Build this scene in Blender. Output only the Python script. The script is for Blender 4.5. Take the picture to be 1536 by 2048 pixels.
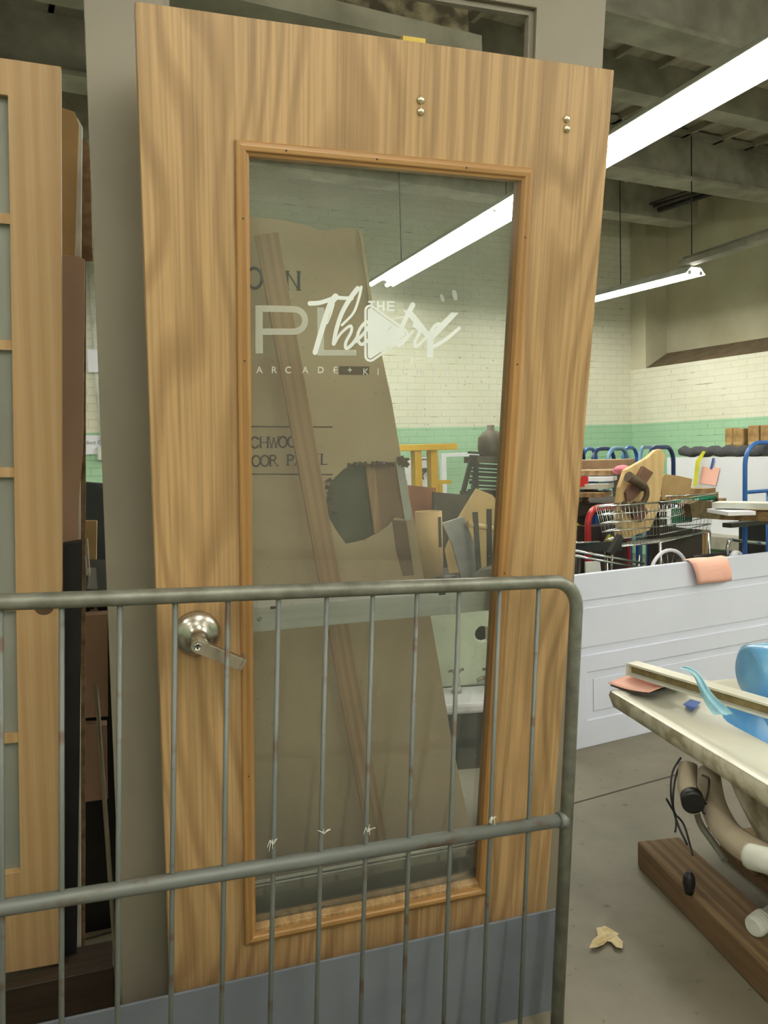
import bpy, bmesh, math, random
from mathutils import Vector, Matrix, noise
from mathutils.geometry import tessellate_polygon
R = math.radians
random.seed(7)
for o in list(bpy.data.objects): bpy.data.objects.remove(o)
SC = bpy.context.scene
COL = SC.collection

# ------------------------------------------------------------------ camera, world, exposure
H = 1.37; FPX = 1650.0
YAW, PITCH, ROLL = R(26.9), R(-4.2), R(1.72)
CF = Vector((math.sin(YAW)*math.cos(PITCH), math.cos(YAW)*math.cos(PITCH), math.sin(PITCH)))
_r = Vector((math.cos(YAW), -math.sin(YAW), 0)); _u = _r.cross(CF)
CR = _r*math.cos(ROLL) - _u*math.sin(ROLL); CU = _u*math.cos(ROLL) + _r*math.sin(ROLL)
CO = Vector((0, 0, H))
cam = bpy.data.cameras.new('camera'); co = bpy.data.objects.new('camera', cam); COL.objects.link(co)
cam.sensor_fit = 'VERTICAL'; cam.sensor_height = 36; cam.lens = FPX/2048*36; cam.clip_start = .05
m = Matrix((CR, CU, -CF)).transposed().to_4x4(); m.translation = CO; co.matrix_world = m
SC.camera = co
w = bpy.data.worlds.new('world'); SC.world = w; w.use_nodes = True
w.node_tree.nodes['Background'].inputs[0].default_value = (.75, .8, .8, 1)
w.node_tree.nodes['Background'].inputs[1].default_value = .0
SC.view_settings.view_transform = 'Standard'; SC.view_settings.look = 'None'
SC.view_settings.exposure = 0.52; SC.view_settings.gamma = 1; SC.view_settings.use_curve_mapping = False
LAMP = 36.0        # tube emission

def ray(px, py): return CF + CR*((px-768)/FPX) + CU*((1024-py)/FPX)
def P(px, py, d): return CO + ray(px, py)*d
def onz(px, py, z): r = ray(px, py); return CO + r*((z-H)/r.z)
def ony(px, py, y): r = ray(px, py); return CO + r*(y/r.y)
def onx(px, py, x): r = ray(px, py); return CO + r*(x/r.x)

class Fr:
    """a local frame: x right, y up the face, z out of the face"""
    def __init__(s, o, x, y):
        s.o = Vector(o); s.x = Vector(x).normalized(); y = Vector(y); s.y = (y - s.x*y.dot(s.x)).normalized(); s.z = s.x.cross(s.y)
    def hit(s, px, py, off=0):
        o = s.o + s.z*off; r = ray(px, py); t = (o-CO).dot(s.z)/r.dot(s.z); X = CO + r*t - s.o
        return Vector((X.dot(s.x), X.dot(s.y), off))
    def w(s, a, b, c=0): return s.o + s.x*a + s.y*b + s.z*c
    def M(s):
        m = Matrix((s.x, s.y, s.z)).transposed().to_4x4(); m.translation = s.o; return m
def up(loc, yaw=0, tilt=0, roll=0):      # z-up matrix
    return Matrix.Translation(Vector(loc)) @ Matrix.Rotation(R(yaw), 4, 'Z') @ Matrix.Rotation(R(tilt), 4, 'X') @ Matrix.Rotation(R(roll), 4, 'Y')

# ------------------------------------------------------------------ materials
def lin(c):
    f = lambda v: v/12.92 if v <= .04045 else ((v+.055)/1.055)**2.4
    return tuple(f(v/255) for v in c) + (1,)
MATS = {}
def base(name):
    m = bpy.data.materials.new(name); m.use_nodes = True; nt = m.node_tree
    return m, nt, nt.nodes['Principled BSDF'], nt.nodes, nt.links
def coord(nt, scale=(1,1,1)):
    tc = nt.nodes.new('ShaderNodeTexCoord'); mp = nt.nodes.new('ShaderNodeMapping'); mp.inputs['Scale'].default_value = scale
    nt.links.new(tc.outputs['Object'], mp.inputs[0]); return mp.outputs[0]
def ramp(nt, stops):
    r = nt.nodes.new('ShaderNodeValToRGB'); e = r.color_ramp.elements
    while len(e) < len(stops): e.new(.5)
    for el, (p, c) in zip(e, stops): el.position = p; el.color = c
    return r
def bump(nt, src, bs, strength=.2, dist=.002):
    b = nt.nodes.new('ShaderNodeBump'); b.inputs['Strength'].default_value = strength; b.inputs['Distance'].default_value = dist
    nt.links.new(src, b.inputs['Height']); nt.links.new(b.outputs[0], bs.inputs['Normal'])
def mat(name, c1, c2=None, rough=.6, metal=0, scale=8, stretch=(1,1,1), lo=.35, hi=.65, bmp=.1, detail=5, spec=.5):
    if name in MATS: return MATS[name]
    m, nt, bs, N, L = base(name)
    c2 = c2 or tuple(max(0, v*.86) for v in c1)
    n = N.new('ShaderNodeTexNoise'); n.inputs['Scale'].default_value = scale; n.inputs['Detail'].default_value = detail
    L.new(coord(nt, stretch), n.inputs['Vector'])
    r = ramp(nt, [(lo, lin(c2)), (hi, lin(c1))]); L.new(n.outputs['Fac'], r.inputs[0]); L.new(r.outputs[0], bs.inputs['Base Color'])
    bs.inputs['Roughness'].default_value = rough; bs.inputs['Metallic'].default_value = metal
    bs.inputs['Specular IOR Level'].default_value = spec
    if bmp: bump(nt, n.outputs['Fac'], bs, bmp)
    MATS[name] = m; return m
def wood(name, c1, c2, c3, axis='Y', bands=9, rough=.45, pore=.5, distort=7, spread=.12, dscale=1.1, fine=0):
    m, nt, bs, N, L = base(name)
    s = {'Y': (1, spread, 1), 'X': (spread, 1, 1), 'Z': (1, 1, spread)}[axis]
    f = {'Y': (160, 2.5, 160), 'X': (2.5, 160, 160), 'Z': (160, 160, 2.5)}[axis]
    wv = N.new('ShaderNodeTexWave'); wv.wave_type = 'BANDS'; wv.bands_direction = 'Y' if axis == 'X' else 'X'
    wv.inputs['Scale'].default_value = bands; wv.inputs['Distortion'].default_value = distort; wv.inputs['Detail'].default_value = 3
    wv.inputs['Detail Scale'].default_value = dscale; wv.inputs['Detail Roughness'].default_value = .35 if fine else .55; wv.inputs['Detail'].default_value = 1.5 if fine else 3
    L.new(coord(nt, s), wv.inputs['Vector'])
    n = N.new('ShaderNodeTexNoise'); n.inputs['Scale'].default_value = 1.0; n.inputs['Detail'].default_value = 4
    L.new(coord(nt, f), n.inputs['Vector'])
    n2 = N.new('ShaderNodeTexNoise'); n2.inputs['Scale'].default_value = 5; n2.inputs['Detail'].default_value = 2
    L.new(coord(nt, s), n2.inputs['Vector'])
    r = ramp(nt, [(.0 if fine else .1, lin(c2)), (.6 if fine else .75, lin(c1))]); L.new(wv.outputs['Fac'], r.inputs[0])
    mx = N.new('ShaderNodeMix'); mx.data_type = 'RGBA'; L.new(r.outputs[0], mx.inputs[6]); mx.inputs[7].default_value = lin(c3)
    r2 = ramp(nt, [(.42, (0,0,0,1)), (.7, (pore,)*3 + (1,))]); L.new(n.outputs['Fac'], r2.inputs[0]); L.new(r2.outputs[0], mx.inputs[0])
    mx2 = N.new('ShaderNodeMix'); mx2.data_type = 'RGBA'; mx2.blend_type = 'MULTIPLY'; mx2.inputs[0].default_value = .6
    r3 = ramp(nt, [(.3, (.78,.78,.78,1)), (.7, (1,1,1,1))]); L.new(n2.outputs['Fac'], r3.inputs[0])
    L.new(mx.outputs[2], mx2.inputs[6]); L.new(r3.outputs[0], mx2.inputs[7]); L.new(mx2.outputs[2], bs.inputs['Base Color'])
    bs.inputs['Roughness'].default_value = rough; bump(nt, n.outputs['Fac'], bs, .12, .001)
    MATS[name] = m; return m
def frost(name, c, a):
    m, nt, bs, N, L = base(name); N.remove(bs)
    d = N.new('ShaderNodeBsdfDiffuse'); d.inputs[0].default_value = lin(c)
    tl = N.new('ShaderNodeBsdfTranslucent'); tl.inputs[0].default_value = lin(c)
    t = N.new('ShaderNodeBsdfTransparent'); mx = N.new('ShaderNodeMixShader'); m2 = N.new('ShaderNodeMixShader')
    m2.inputs[0].default_value = .12; L.new(d.outputs[0], m2.inputs[1]); L.new(tl.outputs[0], m2.inputs[2])
    mx.inputs[0].default_value = a; L.new(t.outputs[0], mx.inputs[1]); L.new(m2.outputs[0], mx.inputs[2])
    L.new(mx.outputs[0], N['Material Output'].inputs[0]); MATS[name] = m; return m
def emit(name, c, s):
    m, nt, bs, N, L = base(name); bs.inputs['Base Color'].default_value = lin(c)
    bs.inputs['Emission Color'].default_value = lin(c); bs.inputs['Emission Strength'].default_value = s; MATS[name] = m; return m

OAKC = ((188,154,108), (163,130,89), (120,94,62))
oak = wood('oak_veneer', *OAKC, 'Y', bands=6, distort=26, spread=.3, dscale=.75, fine=.7)
oak_h = wood('oak_trim_horizontal', (184,142,88), (162,120,70), (120,88,50), 'X', bands=20, distort=2, spread=.05)
oak_v = wood('oak_trim_vertical', (178,136,82), (158,116,66), (118,86,50), 'Y', bands=20, distort=2, spread=.05)
pine = wood('pale_fir', (196,164,120), (188,153,108), (176,138,94), 'Y', bands=10, distort=2, spread=.04, pore=.4)
lath = wood('fir_lath', (206,168,128), (190,150,108), (172,132,92), 'Y', bands=16, distort=1.5, spread=.03, pore=.5)
plank = wood('rough_plank', (172,140,98), (140,108,72), (104,78,50), 'Y', bands=10, distort=4, spread=.1, pore=.6, rough=.7)
timber = wood('old_timber', (142,118,82), (120,94,64), (80,58,40), 'X', bands=9, distort=4, spread=.08, rough=.8, pore=.6)
ply = wood('plywood_tan', (214,186,134), (204,172,118), (188,154,102), 'Y', bands=5, distort=4, spread=.15, rough=.6, pore=.3)
grey_metal = mat('grey_door_paint', (138,131,116), (128,121,106), rough=.45, scale=2.5)
blue_grey = mat('blue_grey_paint', (108,113,122), (96,101,110), rough=.6, scale=5, bmp=.05)
steel = mat('barrier_paint', (128,130,120), (104,104,94), rough=.42, metal=.35, scale=30, bmp=.1)
# rust on the underside of the lower rail and on the bars comes from patchy wear
rusty = mat('barrier_paint_rusty', (108,112,108), (96,82,70), rough=.5, metal=.25, scale=16, lo=.34, hi=.42, bmp=.2, stretch=(.5,1,1))
satin = mat('satin_nickel', (205,200,190), (188,182,172), rough=.27, metal=1, scale=60, bmp=.02)
brass = mat('pale_brass', (232,222,196), (216,206,180), rough=.25, metal=1, bmp=0)
alu = mat('brushed_aluminium', (240,242,242), (228,230,230), rough=.45, metal=.12, scale=4, stretch=(1,30,1), bmp=.05)
carton = mat('carton_board', (214,194,160), (196,174,142), rough=.85, scale=3, stretch=(1.2,.7,1), detail=9, bmp=.1)
carton_d = mat('carton_inner', (118,98,74), (92,76,56), rough=.9, scale=30)
card = mat('kraft_card', (184,154,108), (166,136,92), rough=.85, scale=6)
ink = mat('carton_ink', (78,68,58), (66,58,50), rough=.9, bmp=0)
white_p = mat('white_paint', (238,239,248), (233,234,243), rough=.4, scale=2, bmp=.02)
white_d = mat('dusty_white', (214,216,208), (190,192,182), rough=.6, scale=6, bmp=.05)
acry = mat('tub_acrylic', (228,227,212), (216,214,196), rough=.25, scale=3, bmp=.02)
crust = mat('tub_crust', (216,210,190), (168,158,130), rough=.75, scale=14, lo=.4, hi=.55, bmp=.5)
film = mat('blue_film', (120,178,216), (88,150,200), rough=.25, scale=5, bmp=.3)
film_l = mat('pale_blue_film', (170,212,226), (140,190,214), rough=.2, scale=20, bmp=.5)
tape = mat('blue_tape', (66,104,186), rough=.6, bmp=0)
pdoor = mat('cool_white_door', (230,234,254), (226,230,251), rough=.4, scale=2, bmp=.02)
pink = mat('salmon_paper', (255,200,184), (252,192,176), rough=.8, scale=3, bmp=.02)
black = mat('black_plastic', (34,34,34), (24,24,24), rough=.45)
dark = mat('dark_metal', (62,60,56), (44,42,40), rough=.5, metal=.3)
navy = mat('navy_tube_paint', (42,62,112), (34,50,96), rough=.35)
blue = mat('blue_tube_paint', (48,104,176), (40,92,160), rough=.35)
blue_l = mat('light_blue_tube_paint', (110,150,182), (96,136,170), rough=.35)
yellow = mat('yellow_paint', (222,178,42), (206,160,30), rough=.5)
ystrap = mat('yellow_strap', (226,222,60), rough=.6, bmp=0)
red = mat('red_paint', (190,34,40), (160,26,32), rough=.35)
green = mat('green_plastic', (16,116,88), (12,98,74), rough=.4)
chrome = mat('chrome', (214,216,214), (200,202,200), rough=.15, metal=1, bmp=0)
carpet = mat('grey_carpet', (92,92,96), (70,70,76), rough=1, scale=120, bmp=.5)
bronze = mat('brown_enamel', (120,86,70), (96,66,54), rough=.5, scale=12)
mauve = mat('mauve_board', (178,148,126), (162,132,112), rough=.7, scale=5, stretch=(1,.3,1))
foam = mat('white_foam', (236,238,230), rough=.8, bmp=.1)
beige = mat('beige_hose', (190,178,156), (168,156,134), rough=.5)
tfloor = mat('porcelain_green', (206,216,196), (188,200,178), rough=.2, bmp=0)
rubber = mat('rubber', (28,28,28), rough=.7)
lead = mat('dark_panel', (72,64,54), (58,52,44), rough=.7)
redbrown = mat('red_brown_wood', (150,92,60), (118,70,46), rough=.6, scale=6, stretch=(1,1,.2))
let_w = frost('white_vinyl', (244,250,248), .93)
let_g = frost('etched_grey', (222,228,216), .50)
let_f = frost('etched_faint', (240,244,232), .62)
smear = frost('smear', (215,222,220), .35)
opal = frost('frosted_pane', (176,180,172), .8)
haze = frost('clear_plastic', (230,230,225), .35)

def glass_mat(name, tint, refl=1.0):
    m, nt, bs, N, L = base(name); N.remove(bs)
    t = N.new('ShaderNodeBsdfTransparent'); t.inputs[0].default_value = tint
    g = N.new('ShaderNodeBsdfGlossy'); g.inputs['Roughness'].default_value = .02
    d = N.new('ShaderNodeBsdfDiffuse'); d.inputs[0].default_value = (.75,.78,.74,1)
    f = N.new('ShaderNodeFresnel'); f.inputs[0].default_value = 1.45
    mx = N.new('ShaderNodeMixShader'); L.new(f.outputs[0], mx.inputs[0]); L.new(t.outputs[0], mx.inputs[1]); L.new(g.outputs[0], mx.inputs[2])
    # dust specks and film of dirt on the pane
    n = N.new('ShaderNodeTexNoise'); n.inputs['Scale'].default_value = 140; n.inputs['Detail'].default_value = 2; L.new(coord(nt), n.inputs['Vector'])
    r = ramp(nt, [(.0, (.05,.05,.05,1)), (.70, (.06,.06,.06,1)), (.78, (.35,.35,.35,1))]); L.new(n.outputs['Fac'], r.inputs[0])
    m2 = N.new('ShaderNodeMixShader'); L.new(r.outputs[0], m2.inputs[0]); L.new(mx.outputs[0], m2.inputs[1]); L.new(d.outputs[0], m2.inputs[2])
    L.new(m2.outputs[0], N['Material Output'].inputs[0]); MATS[name] = m; return m
glass = glass_mat('dusty_glass', (.96,.975,.96,1))

def brick_mat():
    m, nt, bs, N, L = base('painted_brick')
    tc = N.new('ShaderNodeTexCoord'); sx = N.new('ShaderNodeSeparateXYZ'); L.new(tc.outputs['Object'], sx.inputs[0])
    ad = N.new('ShaderNodeMath'); L.new(sx.outputs[0], ad.inputs[0]); L.new(sx.outputs[1], ad.inputs[1])
    cb = N.new('ShaderNodeCombineXYZ'); L.new(ad.outputs[0], cb.inputs[0]); L.new(sx.outputs[2], cb.inputs[1])
    b = N.new('ShaderNodeTexBrick'); b.inputs['Scale'].default_value = 1; b.inputs['Brick Width'].default_value = .21; b.inputs['Row Height'].default_value = .072
    b.inputs['Mortar Size'].default_value = .006; b.inputs['Mortar Smooth'].default_value = .4; L.new(cb.outputs[0], b.inputs['Vector'])
    b.inputs['Color1'].default_value = (1,1,1,1); b.inputs['Color2'].default_value = (.97,.97,.97,1); b.inputs['Mortar'].default_value = (.88,.88,.86,1)
    n = N.new('ShaderNodeTexNoise'); n.inputs['Scale'].default_value = 1.3; n.inputs['Detail'].default_value = 6; L.new(tc.outputs['Object'], n.inputs['Vector'])
    g = N.new('ShaderNodeMath'); g.operation = 'GREATER_THAN'; L.new(sx.outputs[2], g.inputs[0]); g.inputs[1].default_value = 1.615
    mx = N.new('ShaderNodeMix'); mx.data_type = 'RGBA'; L.new(g.outputs[0], mx.inputs[0])
    mx.inputs[6].default_value = lin((168,210,178)); mx.inputs[7].default_value = lin((234,233,216))
    mu = N.new('ShaderNodeMix'); mu.data_type = 'RGBA'; mu.blend_type = 'MULTIPLY'; mu.inputs[0].default_value = 1
    L.new(mx.outputs[2], mu.inputs[6]); L.new(b.outputs['Color'], mu.inputs[7])
    # thin irregular dark cracks along some of the joints
    n3 = N.new('ShaderNodeTexNoise'); n3.inputs['Scale'].default_value = 1; n3.inputs['Detail'].default_value = 3
    mp = N.new('ShaderNodeMapping'); mp.inputs['Scale'].default_value = (4, 30, 1); L.new(cb.outputs[0], mp.inputs[0]); L.new(mp.outputs[0], n3.inputs['Vector'])
    r3 = ramp(nt, [(.62, (1,1,1,1)), (.68, (.55,.5,.42,1))]); L.new(n3.outputs['Fac'], r3.inputs[0])
    cm = N.new('ShaderNodeMix'); cm.data_type = 'RGBA'; L.new(b.outputs['Fac'], cm.inputs[0]); cm.inputs[6].default_value = (1,1,1,1); L.new(r3.outputs[0], cm.inputs[7])
    m4 = N.new('ShaderNodeMix'); m4.data_type = 'RGBA'; m4.blend_type = 'MULTIPLY'; m4.inputs[0].default_value = 1; L.new(mu.outputs[2], m4.inputs[6]); L.new(cm.outputs[2], m4.inputs[7])
    r = ramp(nt, [(.3, (.88,.87,.82,1)), (.65, (1,1,1,1))]); L.new(n.outputs['Fac'], r.inputs[0])
    m5 = N.new('ShaderNodeMix'); m5.data_type = 'RGBA'; m5.blend_type = 'MULTIPLY'; m5.inputs[0].default_value = 1; L.new(m4.outputs[2], m5.inputs[6]); L.new(r.outputs[0], m5.inputs[7])
    L.new(m5.outputs[2], bs.inputs['Base Color']); bs.inputs['Roughness'].default_value = .7
    iv = N.new('ShaderNodeMath'); iv.operation = 'SUBTRACT'; iv.inputs[0].default_value = 1; L.new(b.outputs['Fac'], iv.inputs[1]); bump(nt, iv.outputs[0], bs, .5, .006)
    return m
brick = brick_mat()
def floor_mat():
    m, nt, bs, N, L = base('worn_concrete')
    n = N.new('ShaderNodeTexNoise'); n.inputs['Scale'].default_value = 1.6; n.inputs['Detail'].default_value = 9; n.inputs['Roughness'].default_value = .65; L.new(coord(nt), n.inputs['Vector'])
    r = ramp(nt, [(.3, lin((104,98,82))), (.5, lin((122,116,100))), (.72, lin((134,128,114)))]); L.new(n.outputs['Fac'], r.inputs[0])
    n2 = N.new('ShaderNodeTexNoise'); n2.inputs['Scale'].default_value = 26; n2.inputs['Detail'].default_value = 3; L.new(coord(nt), n2.inputs['Vector'])
    r2 = ramp(nt, [(.66, (1,1,1,1)), (.74, (.55,.52,.46,1))]); L.new(n2.outputs['Fac'], r2.inputs[0])
    mu = N.new('ShaderNodeMix'); mu.data_type = 'RGBA'; mu.blend_type = 'MULTIPLY'; mu.inputs[0].default_value = 1
    L.new(r.outputs[0], mu.inputs[6]); L.new(r2.outputs[0], mu.inputs[7]); L.new(mu.outputs[2], bs.inputs['Base Color'])
    bs.inputs['Roughness'].default_value = .55; bump(nt, n.outputs['Fac'], bs, .08); return m
floor_m = floor_mat()
ceil_m = mat('stained_deck', (214,208,190), (150,143,124), rough=.9, scale=2.2, stretch=(3.5,.5,1), lo=.3, hi=.7, bmp=.3, detail=10)
spall_m = mat('flaking_plaster_planks', (160,148,122), (84,76,62), rough=.95, scale=9, stretch=(1,1,1.4), lo=.4, hi=.6, bmp=.6, detail=10)
beam_m = mat('beam_paint', (176,172,158), (140,136,122), rough=.7, scale=4, bmp=.1)
plaster = mat('aged_plaster', (206,202,176), (184,178,150), rough=.8, scale=1.4, detail=8, bmp=.1)
sill_m = mat('dirty_sill', (124,108,84), (106,92,70), rough=.9, scale=8)

# ------------------------------------------------------------------ mesh builder
class MB:
    def __init__(s): s.v = []; s.f = []; s.sm = []
    def add(s, vs, fs, smooth=False):
        k = len(s.v); s.v += [tuple(v) for v in vs]; s.f += [tuple(i+k for i in f) for f in fs]; s.sm += [smooth]*len(fs); return s
    def box(s, a, b, T=None):
        (x0,y0,z0), (x1,y1,z1) = a, b
        vs = [Vector(v) for v in ((x0,y0,z0),(x1,y0,z0),(x1,y1,z0),(x0,y1,z0),(x0,y0,z1),(x1,y0,z1),(x1,y1,z1),(x0,y1,z1))]
        if T: vs = [T @ v for v in vs]
        return s.add(vs, [(0,3,2,1),(4,5,6,7),(0,1,5,4),(1,2,6,5),(2,3,7,6),(3,0,4,7)])
    def bar(s, p, q, wd, th, upv=(0,0,1)):       # rectangular bar between two points
        p, q = Vector(p), Vector(q); d = (q-p); L = d.length; d.normalize(); u = Vector(upv)
        if abs(d.dot(u)) > .98: u = Vector((0,1,0)) if abs(d.y) < .9 else Vector((1,0,0))
        a = d.cross(u).normalized(); b = a.cross(d)
        T = Matrix((a, d, b)).transposed().to_4x4(); T.translation = p
        return s.box((-wd/2,0,-th/2), (wd/2,L,th/2), T)
    def prism(s, outer, z0, z1, holes=(), T=None, zf=None):
        loops = [[Vector((p[0], p[1], 0)) for p in outer]] + [[Vector((p[0], p[1], 0)) for p in h] for h in holes]
        flat = [p for l in loops for p in l]; tri = tessellate_polygon(loops); n = len(flat)
        zz = zf or (lambda x, y: 0)
        vs = [Vector((p.x, p.y, z1+zz(p.x,p.y))) for p in flat] + [Vector((p.x, p.y, z0+zz(p.x,p.y))) for p in flat]
        if T: vs = [T @ v for v in vs]
        fs = []
        for t in tri:
            a, b, c = (flat[i] for i in t)
            if (b-a).cross(c-a).z < 0: t = (t[0], t[2], t[1])
            fs += [tuple(t), (t[2]+n, t[1]+n, t[0]+n)]
        k = 0
        for li, l in enumerate(loops):
            m_ = len(l); ar = sum(l[i].x*l[(i+1)%m_].y - l[(i+1)%m_].x*l[i].y for i in range(m_))
            for i in range(m_):
                j = (i+1) % m_; q = (k+i, k+i+n, k+j+n, k+j)
                if (ar > 0) == (li > 0): q = q[::-1]
                fs.append(q)
            k += m_
        return s.add(vs, fs)
    def tube(s, pts, r, seg=10, closed=False, smooth=True):
        pts = [Vector(p) for p in pts]; n = len(pts); rr = r if isinstance(r, (list, tuple)) else [r]*n
        vs = []; ref = None
        for i, p in enumerate(pts):
            a = pts[i-1] if (i > 0 or closed) else p; b = pts[(i+1) % n] if (i < n-1 or closed) else p
            t = (b-a).normalized()
            if ref is None: ref = Vector((0,0,1)) if abs(t.z) < .9 else Vector((1,0,0))
            u = t.cross(ref).normalized(); v = u.cross(t).normalized(); ref = v if abs(t.dot(v)) < .9 else ref
            for k in range(seg): g = 2*math.pi*k/seg; vs.append(p + (u*math.cos(g) + v*math.sin(g))*rr[i])
        fs = []
        for i in range(n if closed else n-1):
            j = (i+1) % n
            for k in range(seg): l = (k+1) % seg; fs.append((i*seg+k, i*seg+l, j*seg+l, j*seg+k))
        s.add(vs, fs, smooth)
        if not closed: s.f += [tuple(len(s.v)-len(vs)+k for k in range(seg))[::-1], tuple(len(s.v)-seg+k for k in range(seg))]; s.sm += [False]*2
        return s
    def lathe(s, prof, c=(0,0,0), ax=(0,0,1), seg=28, smooth=True):
        c = Vector(c); ax = Vector(ax).normalized(); u = ax.cross(Vector((1,0,0)) if abs(ax.x) < .9 else Vector((0,1,0))).normalized(); v = ax.cross(u)
        vs = [c + ax*h + (u*math.cos(2*math.pi*k/seg) + v*math.sin(2*math.pi*k/seg))*r for r, h in prof for k in range(seg)]
        fs = [(i*seg+k, i*seg+(k+1)%seg, (i+1)*seg+(k+1)%seg, (i+1)*seg+k) for i in range(len(prof)-1) for k in range(seg)]
        s.add(vs, fs, smooth); k0 = len(s.v)-len(vs)
        s.f += [tuple(k0+k for k in range(seg))[::-1], tuple(len(s.v)-seg+k for k in range(seg))]; s.sm += [False]*2; return s
    def grid(s, rows, smooth=True, closed=False):
        n = len(rows[0]); vs = [p for r in rows for p in r]
        fs = [(i*n+k, i*n+(k+1)%n, (i+1)*n+(k+1)%n, (i+1)*n+k) for i in range(len(rows)-1) for k in range(n if closed else n-1)]
        return s.add(vs, fs, smooth)
    def ribbon(s, pts, wd, z, cap=True):          # flat stroke in the XY plane at height z
        pts = [Vector((p[0], p[1])) for p in pts]; n = len(pts); ws = wd if isinstance(wd, (list, tuple)) else [wd]*n
        L = []; Rr = []
        for i, p in enumerate(pts):
            t = (pts[min(i+1,n-1)] - pts[max(i-1,0)]); t.normalize(); nn = Vector((-t.y, t.x)); h = ws[i]/2
            L.append(p+nn*h); Rr.append(p-nn*h)
        poly = list(L)
        if cap:
            t = (pts[-1]-pts[-2]).normalized(); poly.append(pts[-1]+t*ws[-1]*.4)
        poly += Rr[::-1]
        vs = []; fs = []
        for a, b in zip(L, Rr): vs += [(a.x,a.y,z), (b.x,b.y,z)]
        for i in range(n-1): fs.append((2*i, 2*i+1, 2*i+3, 2*i+2))
        if cap:
            for e, o_ in ((0, -1), (n-1, 1)):
                t = ((pts[1]-pts[0]) if e == 0 else (pts[-1]-pts[-2])).normalized()*o_; q = pts[e]; nn = Vector((-t.y, t.x)); h = ws[e]/2; k0 = len(vs)
                for k in range(7): g = -math.pi/2 + math.pi*k/6; w_ = q + (t*math.cos(g) + nn*math.sin(g))*h; vs.append((w_.x, w_.y, z))
                fs.append(tuple(range(k0, k0+7)))
        return s.add(vs, fs)
    def build(s, name, m, parent=None, M=None, bev=0, label=None):
        me = bpy.data.meshes.new(name); me.from_pydata(s.v, [], s.f); me.update()
        assert all(len(set(f)) == len(f) and max(f) < len(s.v) for f in s.f), name
        for p, q in zip(me.polygons, s.sm): p.use_smooth = q
        me.materials.append(m); o = bpy.data.objects.new(name, me); COL.objects.link(o)
        if parent: o.parent = parent
        if M is not None: o.matrix_world = M
        if bev:
            b = o.modifiers.new('bevel', 'BEVEL'); b.width = bev; b.segments = 2; b.limit_method = 'ANGLE'; b.angle_limit = R(40)
        if label: o['label'] = label
        return o
def tag(o, label, cat, group=None):
    o['label'] = label; o['category'] = cat
    if group: o['group'] = group
    o['kind'] = 'thing'
    return o
def thing(name, label, cat, M, group=None):
    o = bpy.data.objects.new(name, None); COL.objects.link(o); o.empty_display_size = .1
    o.matrix_world = M; return tag(o, label, cat, group)
def struct(o): o['kind'] = 'structure'; return o
def single(mb, name, label, cat, m, M, group=None, bev=0): return tag(mb.build(name, m, None, M, bev), label, cat, group)
def dup(o, label=None, M=None):
    c = o.copy(); COL.objects.link(c)
    if label: c['label'] = label
    if M is not None: c.matrix_world = M
    for ch in [x for x in bpy.data.objects if x.parent == o]:
        d = ch.copy(); COL.objects.link(d); d.parent = c
        for g in [x for x in bpy.data.objects if x.parent == ch]:
            e = g.copy(); COL.objects.link(e); e.parent = d
    return c
def arc(c, r, a0, a1, n=8): return [(c[0]+r*math.cos(R(a0+(a1-a0)*i/n)), c[1]+r*math.sin(R(a0+(a1-a0)*i/n))) for i in range(n+1)]
def smooth(pts, n=5):                               # Catmull-Rom
    pts = [Vector(p) for p in pts]; q = [pts[0]] + pts + [pts[-1]]; out = []
    for i in range(1, len(q)-2):
        for k in range(n):
            t = k/n; a, b, c, d = q[i-1], q[i], q[i+1], q[i+2]
            out.append(.5*((2*b) + (c-a)*t + (2*a-5*b+4*c-d)*t*t + (3*b-a-3*c+d)*t**3))
    return out + [pts[-1]]

# ------------------------------------------------------------------ the room
RX, RY, CZ = 7.45, 7.8, 4.17
LX, FY = -5.0, -6.0
def wallbox(name, a, b, m): return struct(MB().box(a, b).build(name, m))
wallbox('floor', (LX,FY,-.1), (RX+.5,RY+.3,0), floor_m)
mb = MB()
for y in (2.43, 6.1):
    mb.box((LX,y-.004,0), (RX,y+.004,.0015))
struct(mb.build('trim_1', mat('joint_dirt', (62,56,46), bmp=0)))
wallbox('ceiling', (LX,FY,CZ), (RX+.5,RY+.3,CZ+.1), ceil_m)
wallbox('wall_back', (LX,RY,0), (RX+.5,RY+.2,CZ), brick)
wallbox('wall_left', (LX-.2,FY,0), (LX,RY,CZ), brick)
wallbox('wall_front', (LX,FY-.2,0), (RX,FY,CZ), brick)
# right wall: thick brick below, blocked-in opening recessed above a sloping sill
wallbox('wall_right', (RX,FY,0), (RX+.35,RY,2.28), brick)
wallbox('wall_right_upper', (RX+.35,FY,2.28), (RX+.5,RY,CZ), plaster)
struct(MB().prism([(0,0),(.35,0),(.35,.19)], -RY+.25, -FY, T=Matrix(((1,0,0,RX),(0,0,-1,0),(0,1,0,2.28),(0,0,0,1)))).build('trim_2', sill_m))
wallbox('wall_right_pier', (RX,RY-.25,2.28), (RX+.35,RY,CZ), plaster)
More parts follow.
